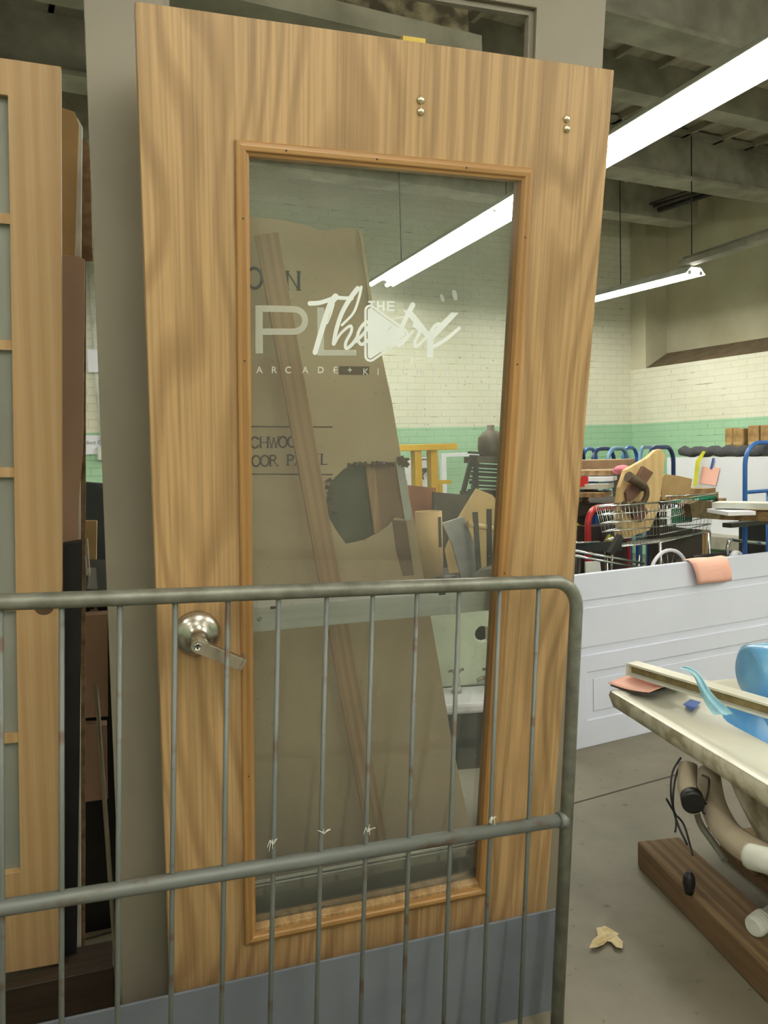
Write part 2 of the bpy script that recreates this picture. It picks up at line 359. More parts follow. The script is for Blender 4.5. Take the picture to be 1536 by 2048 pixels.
# ceiling beams
def ibeam(n, y, z, w_, h, m=beam_m):
    mb = MB(); mb.box((LX,y-w_/2,z), (RX,y+w_/2,z+.03)).box((LX,y-.015,z+.03), (RX,y+.015,z+h)).box((LX,y-w_/2,z+h), (RX,y+w_/2,z+h+.03))
    struct(mb.build(n, m))
ibeam('ceiling_beam_1', 5.62, 3.72, .26, .40)
ibeam('ceiling_beam_2', 3.7, 3.72, .24, .40)
ibeam('ceiling_beam_3', 1.8, 3.72, .24, .40)
wallbox('ceiling_beam_4', (LX,6.75,3.80), (RX,7.0,CZ), beam_m)
wallbox('ceiling_beam_5', (LX,4.66,3.92), (RX,4.84,CZ), beam_m)
wallbox('ceiling_beam_6', (LX,2.7,3.92), (RX,2.9,CZ), beam_m)
mb = MB()
for i in range(30):
    x = LX + .3 + i*.41; mb.box((x,FY,CZ-.05), (x+.035,RY,CZ))
struct(mb.build('ceiling_joists', ceil_m))
mb = MB()
for (a, b, r) in (((1425,376),(1308,412),.022), ((1450,378),(1318,420),.03), ((1400,374),(1300,408),.012)): mb.tube([onz(*a,3.86), onz(*b,3.86)], r, 8)
struct(mb.build('ceiling_conduit', dark))
# concrete-and-plank bulkhead high over the doors
struct(MB().box((-1.6,3.1,3.1), (2.05,3.25,3.98)).build('ceiling_bulkhead', spall_m))
mb = MB()
for x in (-.9,-.1,.62,1.2): mb.box((x,3.02,3.08), (x+.1,3.1,4.1))
mb.box((-1.6,3.0,3.02), (2.05,3.3,3.1)).box((-1.6,3.0,3.5), (2.05,3.06,3.56))
struct(mb.build('ceiling_bulkhead_frame', beam_m))

# ------------------------------------------------------------------ fluorescent fixtures
def fixture(a, b, label, z, wid=.15, chains=(.1,.9), chain=True, gap=.02, reflector=False):
    a, b = Vector(a), Vector(b); a.z = b.z = 0; L = (b-a).length; yaw = math.degrees(math.atan2((b-a).y, (b-a).x))
    t = thing('fluorescent_fixture', label, 'light fixture', up((a.x,a.y,z), yaw), 'hanging fluorescent fixtures')
    h = wid/2; TX = Matrix(((0,0,1,0),(1,0,0,0),(0,1,0,0),(0,0,0,1)))
    if reflector:
        MB().prism([(-h,-.01),(-h*.5,.055),(h*.5,.055),(h,-.01),(h*.98,-.014),(h*.48,.045),(-h*.48,.045),(-h*.98,-.014)], 0, L, T=TX).build('reflector', white_d, t)
    else:
        MB().prism([(-h*.42,.025),(-h*.36,.075),(h*.36,.075),(h*.42,.025)], 0, L, T=TX).build('housing', white_d, t)
    for i, y in enumerate((-h*.55, h*.55)):
        nseg = max(1, round(L/2.44))
        for k in range(nseg):
            x0, x1 = L*k/nseg+gap, L*(k+1)/nseg-gap
            MB().tube([(x0,y,0), (x1,y,0)], .019, 8).build('tube', TUBE, t)
            for e0, e1 in ((x0-.015,x0), (x1,x1+.015)): MB().tube([(e0,y,0), (e1,y,0)], .02, 8).build('tube_cap', white_p, t)
    if chain:
        for c in chains:
            MB().tube([(L*c,0,.06), (L*c,0,CZ-z)], .005, 6).build('hanging_chain', dark, t)
    return t
TUBE = emit('lit_tube', (255,252,242), LAMP)
A1, B1 = onz(757,570,3.0), onz(1536,112,3.0)
fixture(A1, A1+(B1-A1)*1.06, 'long bright double tube fixture seen above and through the oak door', 3.0, wid=.30, chains=(.12,.5), reflector=True)
A2, B2 = onz(1150,606,2.9), onz(1392,545,2.9)
fixture(A2, B2, 'smaller lit tube fixture hanging near the far right brick wall', 2.9, wid=.26, chains=(.42,.97), reflector=True)
C2, D2_ = onz(1368,528,2.98), onz(1545,470,2.98)
mb = MB().bar(Vector((0,0,0)), (D2_-C2), .12, .05).tube([(0,0,.05), (D2_-C2)+Vector((0,0,.05))], .012, 6)
single(mb, 'unlit_channel', 'dark unlit metal light channel continuing right of the smaller fixture', 'light channel', beam_m, Matrix.Translation(C2))
# unseen rows behind and beside the camera, lengthened and added to for fill light
fixture((-.4,-4.4,0), (.9,.3,0), 'unseen fill tube fixture behind the camera in line with the doors', 3.0)
fixture((-2.4,-4.2,0), (-1.7,.6,0), 'unseen fill tube fixture added at the near left of the room', 3.0)
fixture((2.5,-4.4,0), (3.05,.4,0), 'unseen fill tube fixture added at the near right of the room', 3.0)
fixture((-1.6,3.9,0), (-1.2,7.2,0), 'unseen tube fixture hanging behind the doors at the left', 3.0, wid=.26, reflector=True)
fixture((5.0,-4.4,0), (5.5,1.9,0), 'unseen fill tube fixture added along the right wall beside the camera', 3.0)

# ------------------------------------------------------------------ oak door
D = Fr((.3307,1.7387,.2144), (.9891,-.1474,-.0061), (-.0176,-.1594,.9871))
YB = -.2166                                  # the floor along the door's own height
door = thing('oak_door', 'tall light oak door with a long glass pane and lever handle, leaning behind the barrier', 'door', D.M())
GX0, GX1, GY0, GY1 = .184, .7255, .125, 1.706   # glass opening
MX0, MX1, MY0, MY1 = .160, .7465, .088, 1.7315  # outer edge of the stop
rect = lambda a, b, c, d: [(a,c), (b,c), (b,d), (a,d)]
MB().prism(rect(0,.914,YB,1.9285), -.045, 0, [rect(GX0-.004,GX1+.004,GY0-.004,GY1+.004)]).build('door_leaf', oak, door, bev=.0015)
def stop(a, b, nrm, name, m):
    # moulded bead swept along one side, mitred at 45 degrees; a,b outer corners; nrm points into the pane
    a, b, nrm = Vector(a), Vector(b), Vector(nrm); t = (b-a).normalized(); W_ = .0245
    prof = [(0,0), (0,.005), (.003,.008), (.010,.010), (.0175,.009), (.020,.006), (W_,.004), (W_,-.016), (.019,-.016), (.019,0)]
    rows = []
    for (u, z) in prof: rows.append([(*(a + nrm*u + t*u),z), (*(b + nrm*u - t*u),z)])
    rows.append(rows[0]); MB().grid([[Vector(p) for p in r] for r in rows], smooth=False).build(name, m, door)
stop((MX0,MY1), (MX1,MY1), (0,-1), 'glazing_stop', oak_h); stop((MX0,MY0), (MX1,MY0), (0,1), 'glazing_stop', oak_h)
stop((MX0,MY0), (MX0,MY1), (1,0), 'glazing_stop', oak_v); stop((MX1,MY0), (MX1,MY1), (-1,0), 'glazing_stop', oak_v)
GZ = -.020
pane = MB().box((GX0-.006,GY0-.006,GZ-.005), (GX1+.006,GY1+.006,GZ)).build('glass_pane', glass, door)
mb = MB()
for x in (.25,.42,.6): mb.lathe([(.0018,0),(.0018,.0012)], (x, MY1-.012, .0095), (0,0,1), 8)
for y in (.5,.9,1.35,1.6): mb.lathe([(.0018,0),(.0018,.0012)], (MX0+.012, y, .0095), (0,0,1), 8).lathe([(.0018,0),(.0018,.0012)], (MX1-.012, y, .0095), (0,0,1), 8)
mb.build('finishing_nails', dark, door)['kind'] = 'stuff'
# through-bolts of a removed door closer
for (x, y) in ((.5052,1.8313), (.506,1.8117), (.8145,1.8287), (.8161,1.8105)):
    MB().lathe([(.0072,0),(.0072,.002),(.006,.0042),(.003,.0056),(0.0005,.006)], (x,y,0), (0,0,1), 16).build('through_bolt', brass, door)
MB().box((.468,1.9285,-.034), (.512,1.936,-.002)).build('yellow_clip', mat('dull_brass', (206,178,92), rough=.4, metal=.6), door)
# lever lock
lock = MB().lathe([(.046,0),(.046,.006),(.044,.012),(.038,.018),(.029,.023),(.018,.027),(.016,.036),(.015,.052),(.0155,.072)], (.0737,.822,0), (0,0,1), 40).build('lock_rose', satin, door)
def lv(px, py, z): h = D.hit(px, py, z); return Vector((h.x, h.y, z))
pc, pt = lv(395,1293,.075), lv(483,1330,.078)
dl = (pt-pc); dl.z = 0; dl.normalize(); nl = Vector((-dl.y, dl.x, 0))
w0, w1 = .0125, .0115
out = [pc+nl*w0] + [pt+nl*w1, pt-nl*w1*1.05] + [pc-nl*w0*1.0]
for k in range(1, 8): g = math.pi*k/8; out.append(pc + (-nl*math.cos(g) - dl*math.sin(g))*w0)
lev = MB().prism([(p.x,p.y) for p in out], .062, .076)
q = pt + nl*w1
lev.prism([(pt+nl*w1).to_2d()[:], (pt-nl*w1).to_2d()[:], (pt-nl*w1+dl*.006).to_2d()[:], (pt+nl*w1+dl*.006).to_2d()[:]], .040, .076)
lvo = lev.build('lever', satin, lock, bev=.0015)
MB().lathe([(.0072,0),(.0072,.003),(.0058,.0034),(.0056,.0015),(.0002,.0015)], (pc.x,pc.y,.076), (0,0,1), 20).build('keyway', chrome, lock)
MB().box((pc.x-.0012,pc.y-.004,.0775), (pc.x+.0012,pc.y+.003,.0782)).build('key_slot', black, lock)

# ------------------------------------------------------------------ lettering on the pane
def gl(sc, off, pts): return [D.hit(off[0]+p[0]/sc, off[1]+p[1]/sc, GZ).to_2d() for p in pts]
S1, O1 = 6.98, (500,580); S2, O2 = 6.678, (700,580)
pxm = 1/1650*1.6                                   # metres for one photo pixel at the pane
def stroke(mb, sc, off, pts, wd, z, sm=True, cap=True):
    if sm: pts = [tuple(p) for p in smooth([(a,b,0) for a, b in pts], 6)]
    n = len(pts); ws = [(wd[0]+(wd[1]-wd[0])*i/(n-1))/sc*pxm for i in range(n)] if isinstance(wd, tuple) else wd/sc*pxm
    mb.ribbon(gl(sc, off, pts), ws, z, cap)
Z1, Z2 = GZ+.0010, GZ+.0016
mb = MB()   # large P and L
stroke(mb, S1, O1, [(128,885),(125,600),(125,215)], 100, Z1, False, False)
bowl = [(178,258),(420,264),(600,268)] + [(610+160*math.sin(R(a)), 424-156*math.cos(R(a))) for a in range(15,180,15)] + [(600,582),(420,582),(178,582)]
stroke(mb, S1, O1, bowl, 84, Z1, False, False)
stroke(mb, S1, O1, [(985,245),(985,836)], 96, Z1, False, False); stroke(mb, S1, O1, [(937,874),(1482,876)], 78, Z1, False, False)
mb.build('etched_lettering', let_g, pane)
mb = MB()   # play triangle
tri = lambda a: [p for c, r, s_ in (((262,262),a,175), ((710,588),a,-75), ((268,890),a,65)) for p in []]
def rtri(r):
    C3 = [(268,275), (700,588), (268,880)]; o_ = []
    for (cx, cy), (a0, a1) in zip(C3, ((180,306), (306,418), (58,180))):
        for k in range(7): g = R(a0+(a1-a0)*k/6); o_.append((cx+r*math.cos(g), cy+r*math.sin(g)))
    return o_
po = gl(S2, O2, rtri(80)); pi_ = gl(S2, O2, rtri(48))
mb.prism([tuple(p) for p in po], Z1-.0002, Z1, [[tuple(p) for p in pi_]])
mb.prism([tuple(p) for p in gl(S2, O2, rtri(34))], Z1-.0002, Z1)
mb.build('play_triangle', let_w, pane)
mb = MB()   # Y of the play mark
stroke(mb, S2, O2, [(735,285),(820,272)], 4, Z1, False, False)
mb.prism([tuple(p) for p in gl(S2, O2, [(710,272),(822,276),(1070,585),(1350,300),(1450,305),(1112,660),(1108,900),(1022,900),(1028,655)])], Z1-.0002, Z1)
stroke(mb, S2, O2, [(240,158),(336,158)], 26, Z1, False, False); stroke(mb, S2, O2, [(288,165),(288,272)], 28, Z1, False, False)
for x in (370,447): stroke(mb, S2, O2, [(x,145),(x,280)], 28, Z1, False, False)
stroke(mb, S2, O2, [(384,215),(433,215)], 24, Z1, False, False)
stroke(mb, S2, O2, [(504,148),(504,282)], 28, Z1, False, False)
for y in (160,214,270): stroke(mb, S2, O2, [(518,y),(592,y)], 24, Z1, False, False)
mb.build('white_lettering', let_w, pane)
mb = MB()   # script word
stroke(mb, S1, O1, [(832,188),(960,180),(1080,145),(1180,110),(1290,112),(1420,118)], (62,48), Z2)
stroke(mb, S1, O1, [(1190,95),(1130,180),(1060,360),(980,620),(905,870)], (90,72), Z2+.0001)
stroke(mb, S1, O1, [(1165,200),(1130,330),(1075,470)], (30,18), Z2)
stroke(mb, S1, O1, [(1500,-20),(1400,110),(1280,320),(1200,560),(1165,750)], (70,56), Z2+.0001)
stroke(mb, S1, O1, [(1550,-40),(1515,120),(1440,320),(1280,490)], (40,34), Z2)
stroke(mb, S1, O1, [(1175,755),(1260,610),(1395,500),(1410,580),(1335,730),(1340,815),(1420,760),(1500,650)], (34,52), Z2+.0002)
stroke(mb, S2, O2, [(70,690),(170,590),(250,480),(215,425),(130,520),(95,640),(145,725),(215,690),(290,620)], 44, Z2)
stroke(mb, S2, O2, [(440,460),(370,540),(350,650),(400,680),(480,560),(545,490),(480,620),(500,720),(600,680)], 42, Z2)
stroke(mb, S2, O2, [(835,200),(760,340),(670,540),(625,660),(645,735),(720,690),(840,545)], (74,30), Z2+.0001)
stroke(mb, S2, O2, [(548,388),(700,362),(875,340)], (12,16), Z2)
stroke(mb, S2, O2, [(860,470),(900,500),(925,560),(865,690),(880,755),(960,690),(1020,620)], (60,30), Z2)
stroke(mb, S2, O2, [(1040,660),(1170,560),(1210,465),(1140,470),(1065,580),(1045,700),(1090,760),(1260,670),(1455,510)], (46,50), Z2)
mb.build('script_lettering', let_w, pane)
def glyphs(text_items, height, m, name, parent, z, bold=0):
    mb = MB()
    for ch, x, y in text_items:
        cu = bpy.data.curves.new('t', 'FONT'); cu.body = ch; cu.size = height*1.38; cu.align_x = 'CENTER'; cu.resolution_u = 3; cu.offset = bold
        ob = bpy.data.objects.new('t', cu); COL.objects.link(ob); me = bpy.data.meshes.new_from_object(ob)
        mb.add([(v.co.x+x, v.co.y+y, z) for v in me.vertices], [tuple(p.vertices) for p in me.polygons])
        bpy.data.objects.remove(ob); bpy.data.curves.remove(cu); bpy.data.meshes.remove(me)
    return mb.build(name, m, parent)
it = []
for ch, x in zip('ARCADE+', (130,335,530,770,985,1190,1392)): p = D.hit(500+x/S1, 580+1160/S1, GZ); it.append((ch, p.x, p.y))
for ch, x in zip('KITCHEN', (205,372,545,730,920,1115,1300)): p = D.hit(700+x/S2, 580+1133/S2, GZ); it.append((ch, p.x, p.y))
for g1 in it: glyphs([g1], .0130, let_f, 'small_letter', pane, Z1, .0002)
mb = MB()
mb.prism([tuple(p) for p in gl(S2, O2, [(770+38*math.cos(R(a)), 940+46*math.sin(R(a))) for a in range(0,360,30)])], Z1-.0002, Z1)
for pl in ([(862,1000),(862,890),(960,890),(960,940),(880,942)], [(1012,890),(1012,990),(1080,990)], [(1120,1000),(1120,892),(1205,940),(1130,995)], [(1240,890),(1285,940),(1340,890)], [(1286,945),(1286,1000)]):
    stroke(mb, S2, O2, pl, 16, Z1, False, False)
mb.build('small_emblem', let_f, pane)
mb = MB()
for cx, cy, a, b, t in ((909,590,5,13,-12), (884,596,4,9,-15)):
    mb.prism([tuple(D.hit(cx+a*math.cos(R(k))*math.cos(R(t))-b*math.sin(R(k))*math.sin(R(t)), cy+b*math.sin(R(k))*(1+.2*math.cos(R(k*2))), GZ).to_2d()) for k in range(0,360,30)], Z1-.0002, Z1)
mb.build('dried_smears', smear, pane)

# ------------------------------------------------------------------ grey steel door behind the oak one
a_ = R(3.4)
KY = (D.y*math.cos(a_) - D.z*math.sin(a_))
K = Fr(D.w(0,0,-.085), D.x, KY)
bl, tl, br, tr = K.hit(246,2012), K.hit(172,60), K.hit(1112,1817), K.hit(1208,100)
kx0, kx1 = (bl.x+tl.x)/2, (br.x+tr.x)/2
def kb(v): return 0
KB = -(K.o.z)/K.y.z
hd = K.hit(1074,16); rl = K.hit(507,1765); rr_ = K.hit(940,1712)
ox0, ox1, oy0, oy1 = kx0+.15, K.hit(1072,60).x, (rl.y+rr_.y)/2, hd.y
grey = thing('grey_steel_door', 'grey painted steel door with a large opening, standing behind the oak door', 'door', K.M())
xl = lambda y, e: e[0] + (e[1]-e[0])*(y-KB)/(2.05-KB)
MB().prism([(bl.x+(bl.x-tl.x)*.05,KB), (br.x,KB), (tr.x,2.17), (tl.x,2.17)], -.045, 0, [rect(ox0,ox1,oy0,oy1)]).build('door_leaf', grey_metal, grey, bev=.002)
MB().prism(rect(ox0,ox1,oy0,oy1), -.03, -.012, [rect(ox0+.012,ox1-.012,oy0+.016,oy1-.012)]).build('glazing_bead', grey_metal, grey)
MB().box((ox0+.002,oy0,-.012), (ox1-.002,oy0+.015,-.008)).build('bottom_bead', alu, grey)
MB().box((ox0+.004,oy0+.006,-.0085), (ox1-.004,oy0+.009,-.0072)).build('black_gasket', black, grey)
pb = Fr(K.w(0,0,0), K.x, D.y)
h1, h2 = D.hit(500,1207,-.062), D.hit(975,1184,-.062)
yb = (h1.y+h2.y)/2
MB().box((h1.x-.12,yb-.055,-.125), (.80,yb,-.062)).build('push_bar', alu, grey, M=D.M(), bev=.002, label='aluminium bar across the opening')
bar = [o for o in bpy.data.objects if o.parent == grey and o.name.startswith('push_bar')][0]
p = D.hit(519,1238,-.062)
MB().lathe([(.006,0),(.006,.0012),(.0045,.0016),(.0042,.0004),(.0022,.0004),(.002,.0016),(.0002,.0018)], (p.x,p.y,-.062), (0,0,1), 18).build('screw', chrome, bar)
for x in (548,884):
    p = D.hit(x, 1212-(x-548)*.052, -.0615); MB().box((p.x-.008,yb-.007,-.0625), (p.x+.008,yb-.001,-.0612)).build('slot', black, bar)

# ------------------------------------------------------------------ blue grey kick panel
bp = thing('blue_grey_panel', 'blue-grey painted board standing on edge across the feet of the doors', 'panel', D.M())
bt = (D.hit(341,1990,.10).y + D.hit(1111,1820,.10).y)/2
MB().box((-.95,-(D.w(0,0,.09).z)/D.y.z+.004,.094), (D.hit(1113,1950,.10).x,bt,.10)).build('board', blue_grey, bp, bev=.002)
bpy.data.objects['board'].name = 'face_board'

# ------------------------------------------------------------------ tubular barrier
B = Fr((.2071,1.4857,.6137), (.9943,-.0914,-.0547), (.0525,-.0266,.9983))
fl = lambda x: -(B.o.z + B.x.z*x)/B.y.z
bar_t = thing('crowd_barrier', 'grey tubular steel barrier with thin bars in front of the doors', 'barrier', B.M())
XR, XL, YT = .9375, -1.28, .5175
path = [(XR,fl(XR)+.01,0), (XR,YT-.07,0)] + [(x,y,0) for x, y in arc((XR-.06,YT-.06), .06, 0, 90, 8)] + [(x,y,0) for x, y in arc((XL+.06,YT-.06), .06, 90, 180, 8)] + [(XL,fl(XL)+.01,0)]
MB().tube(path, .0145, 16).build('frame_tube', steel, bar_t)
MB().tube([(XL,.0,0), (XR,-.013,0)], .0145, 16).build('middle_rail', rusty, bar_t)
yl = min(fl(XR), fl(XL))
MB().tube([(XL,fl(XL)+.03,0), (XR,fl(XR)+.03,0)], .0135, 14).build('bottom_rail', rusty, bar_t)
k = 0; x = -.0055 - .094*13
while x < XR-.04:
    if x > XL+.05:
        MB().tube([(x,YT-.004,0), (x,.0-.0065,-.0), (x,fl(x)+.03,0)], .0049, 8).build('upright_bar', rusty, bar_t)
    x += .094
for x in (XR, XL):
    MB().lathe([(.018,0),(.018,.03)], (x,fl(x)+.002,0), (0,1,0), 14).build('rubber_cap', rubber, bar_t)
mb = MB()     # weld collar
mb.lathe([(.017,-.01),(.019,0),(.017,.01)], (XR-.012,-.0128,0), (1,0,0), 16); mb.build('weld', rusty, bar_t)
# frayed string caught where bars meet the middle rail
mb = MB()
for (px, py) in ((648,1668), (735,1665), (985,1640), (545,1690)):
    c = B.hit(px, py, .016)
    for j in range(5):
        g = random.uniform(0, 6.28); r = random.uniform(.006,.018)
        mb.tube(smooth([c, c+Vector((math.cos(g)*r*.5, .006+random.uniform(0,.006), .003)), c+Vector((math.cos(g)*r, math.sin(g)*r+.004, .004))], 4), .0007, 5)
mb.build('frayed_string', foam, bar_t)['kind'] = 'stuff'

# ------------------------------------------------------------------ carton and lath behind the glass
CZo = -.35
cartn = thing('door_carton', 'flat brown carton of a door panel with a torn hole, leaning behind the oak door', 'carton', D.M())
ch = lambda px, py: tuple(D.hit(px, py, CZo).to_2d())
edge = [ch(905,1490), ch(880,1340), ch(838,1100), ch(828,1040), ch(805,930), ch(783,800), ch(757,680), ch(741,580), ch(718,462)]
top = [ch(700,455), ch(640,462), ch(620,452), ch(560,440), (.05, ch(500,432)[1]+.01)]
ybot = -(D.w(0,0,CZo).z)/D.y.z + .002
eb = ch(950,1700)
outer = [(.05,ybot), (eb[0]-.02,ybot), eb] + edge + top
hole = [ch(*p) for p in ((652,1000),(660,965),(685,940),(712,925),(730,931),(750,925),(800,924),(806,931),(828,1040),(790,1035),(778,1050),(756,1066),(730,1080),(692,1088),(672,1060),(655,1030))]
hole = [(max(x, 0), y) for x, y in hole]
# the torn hole runs out to the edge: cut its right part just inside the rim
hole = [(x-.004 if i in (6,7,8) else x, y) for i, (x, y) in enumerate(hole)]
MB().prism(outer, CZo-.004, CZo, [hole]).build('printed_face', carton, cartn)
MB().prism([(x-.012, y) for x, y in outer], CZo-.046, CZo-.040).build('back_face', carton_d, cartn)
inn = lambda px, py, o_: tuple(D.hit(px, py, CZo+o_).to_2d())
MB().prism([inn(*p,-.03) for p in ((640,905),(745,905),(752,1110),(640,1110))], CZo-.038, CZo-.03).build('inner_pane', mat('dark_green_panel', (104,106,84), (88,90,70), rough=.35), cartn)
MB().prism([inn(*p,-.012) for p in ((729,915),(748,915),(764,1075),(752,1085))], CZo-.028, CZo-.012).build('pine_rail', lath, cartn)
MB().prism([inn(*p,-.014) for p in ((748,915),(803,915),(830,1060),(764,1075))], CZo-.03, CZo-.014).build('wood_stile', mat('pink_brown_board', (168,134,104), (152,120,92), rough=.6, scale=4, stretch=(3,.6,1)), cartn)
MB().prism([inn(*p,.002) for p in ((792,928),(808,926),(824,1040),(810,1040))], CZo+.0005, CZo+.002).build('white_edge', white_d, cartn)
MB().prism([ch(784,1040), ch(812,1042), ch(828,1150), ch(806,1152), ch(792,1100)], CZo, CZo+.0012).build('darker_patch', mat('darker_carton', (140,112,84), (126,100,76), rough=.9), cartn)  # patch below the hole, in a darker carton tone
mb = MB()
for (ax, ay, bx, by) in ((718,462,722,468), (722,470,735,560), (735,560,742,620)):
    mb.bar(D.hit(ax,ay,CZo+.004), D.hit(bx,by,CZo+.004), .007, .004, (0,0,1))
mb.build('torn_light_edge', mat('torn_card', (226,208,168), rough=.9), cartn)
mb = MB()
for (px, py) in [(805+random.uniform(-6,8), 921+random.uniform(-8,10)) for _ in range(16)] + [(700+i*7, 928+random.uniform(-3,3)) for i in range(13)] + [(655+random.uniform(0,14), 960+i*13) for i in range(6)]:
    c = D.hit(px, py, CZo+.002); g = random.uniform(0,6.28); e = .012
    mb.prism([(c.x+e*math.cos(g+a), c.y+e*.5*math.sin(g+a)) for a in (0,2.1,4.2)], CZo, CZo+random.uniform(.004,.012))
mb.build('torn_flakes', carton_d, cartn)['kind'] = 'stuff'
# printed words in a serif hand
LET = {'C': [[(.95,.8)]+[(.52+.45*math.cos(R(a)), .5+.5*math.sin(R(a))) for a in range(40,330,24)]+[(.95,.2)]],
 'H': [[(.12,0),(.12,1)], [(.88,0),(.88,1)], [(.12,.5),(.88,.5)]], 'W': [[(0,1),(.28,0)], [(.28,0),(.52,.9)], [(.52,.9),(.75,0)], [(.75,0),(1.04,1)]],
 'O': [[(.5+.45*math.cos(R(a)), .5+.5*math.sin(R(a))) for a in range(0,361,24)]], 'D': [[(.14,0),(.14,1)], [(.14,1)]+[(.4+.5*math.cos(R(a)), .5+.5*math.sin(R(a))) for a in range(88,-89,-22)]+[(.14,0)]],
 'R': [[(.14,0),(.14,1)], [(.14,1),(.5,.99),(.72,.88),(.74,.72),(.55,.54),(.14,.52)], [(.45,.52),(.92,0)]], 'P': [[(.16,0),(.16,1)], [(.16,1),(.55,.99),(.78,.88),(.8,.7),(.6,.5),(.16,.48)]],
 'A': [[(.02,0),(.5,1)], [(.5,1),(.98,0)], [(.22,.38),(.78,.38)]], 'N': [[(.1,0),(.1,1)], [(.1,1),(.88,0)], [(.88,0),(.88,1)]],
 'E': [[(.14,0),(.14,1)], [(.14,1),(.8,1)], [(.14,.52),(.65,.52)], [(.14,0),(.84,0)]], 'L': [[(.16,0),(.16,1)], [(.16,0),(.82,0)]]}
def word(mb, txt, x, y, h, adv, st, z):
    for c in txt:
        if c != ' ':
            for pl in LET[c]:
                vert = abs(pl[0][0]-pl[-1][0]) < .01
                mb.ribbon([(x+a*h*.86, y+b*h) for a, b in pl], st*(1.5 if vert else .8), z, False)
                if len(pl) == 2 and abs(pl[0][1]-pl[1][1]) > .4:
                    for a, b in pl: mb.ribbon([(x+a*h*.86-h*.14, y+b*h), (x+a*h*.86+h*.14, y+b*h)], st*.6, z, False)
        x += adv
mb = MB(); z = CZo+.0008
c0, c1 = D.hit(500,890,CZo), D.hit(640,890,CZo); hh = .030
word(mb, 'CHWOOD', c0.x, D.hit(500,896,CZo).y, .0255, .0222, .0028, z)
word(mb, 'DOOR PANEL', D.hit(485,934,CZo).x, D.hit(500,933,CZo).y, .0255, .0208, .0028, z)
word(mb, 'O', D.hit(492,578,CZo).x, D.hit(560,579,CZo).y, .044, .056, .0045, z); word(mb, 'N', D.hit(571,578,CZo).x, D.hit(571,579,CZo).y, .040, .056, .0045, z)
for y in (853,948):
    a, b = D.hit(490,y,CZo), D.hit(665,y+1,CZo); mb.ribbon([(a.x,a.y),(b.x,b.y)], .0028, z, False)
mb.build('printed_words', ink, cartn)
mb = MB()
a, b = D.hit(678,722,CZo), D.hit(738,750,CZo)
mb.prism(rect(a.x,b.x,b.y,a.y-.012), CZo, CZo+.0006); mb.build('printed_block', mat('faded_ink', (120,98,74), (104,84,62), rough=.9, scale=60), cartn)
# rubbed streaks
# lath leaning in front of the carton
LZ = -.27
q0, q1, q2, q3 = [D.hit(*p, LZ) for p in ((510,470),(556,470),(778,1672),(727,1672))]
lo_ = D.hit(752,1672,LZ); hi_ = D.hit(533,468,LZ); dr = (hi_-lo_).normalized(); 
foot = lo_ - dr*((lo_.y-(-(D.w(0,0,LZ).z)/D.y.z))/dr.y)
Lf = Fr(D.w(foot.x,foot.y,LZ), D.x*dr.y - D.y*dr.x, D.x*dr.x + D.y*dr.y)
Lf2 = MB().box((-.025,.004,-.012), (.025,(hi_-foot).length,.006))
lt = single(Lf2, 'wood_lath', 'long pale wooden strip leaning slantwise in front of the carton behind the glass', 'wood strip', lath, Lf.M(), bev=.001)

# ------------------------------------------------------------------ left: fir french door and boards
PO = -.32
pb0, pt0 = D.hit(127,1926,PO), D.hit(122,133,PO)
q = Fr(D.w(pb0.x,pb0.y,PO), D.x, D.x*(pt0.x-pb0.x) + D.y*(pt0.y-pb0.y))
q = Fr(q.o, D.x, D.y); sk = (pt0.x-pb0.x)/(pt0.y-pb0.y)
ang = math.atan(sk)*.55
q = Fr(q.o, D.x*math.cos(ang) - D.y*math.sin(ang), D.x*math.sin(ang)+D.y*math.cos(ang))
PX = Fr(q.o, q.x, q.y)
fd = thing('french_door', 'pale fir french door with frosted panes at the left edge', 'door', PX.M())
hT = PX.hit(122,133).y; hR = PX.hit(122,133).x*.5; iw = abs(PX.hit(44,900).x - PX.hit(138,900).x)
PW = .76
ys = [PX.hit(30,y).y for y in (1745,1478,1213,945,690,437,193)]
MB().prism([(-PW,0),(0,0),(hR*2,hT),(-PW+hR*2,hT)], -.035, 0, [[(-PW+.1,ys[0]),(-iw+hR*.2,ys[0]),(-iw+hR*1.8,ys[-1]),(-PW+.1,ys[-1])]]).build('door_frame', pine, fd, bev=.0015)
for y in ys[1:-1]: MB().box((-PW+.1,y-.011,-.03), (-iw+hR*2*y/hT,y+.009,-.004)).build('muntin', pine, fd)
for a, b in zip(ys[:-1], ys[1:]):
    MB().box((-PW+.1,a,-.024), (-iw+hR*1.9*b/hT,b,-.018)).build('frosted_pane', mat('frosted_glass', (150,152,144), (132,134,126), rough=.3, scale=2.2, bmp=0), fd)
p = PX.hit(88,1212); MB().lathe([(.021,0),(.021,.0006)], (p.x,p.y,0), (0,0,1), 24).build('lock_bore', mat('bore_shadow', (96,74,50), rough=.9), fd)
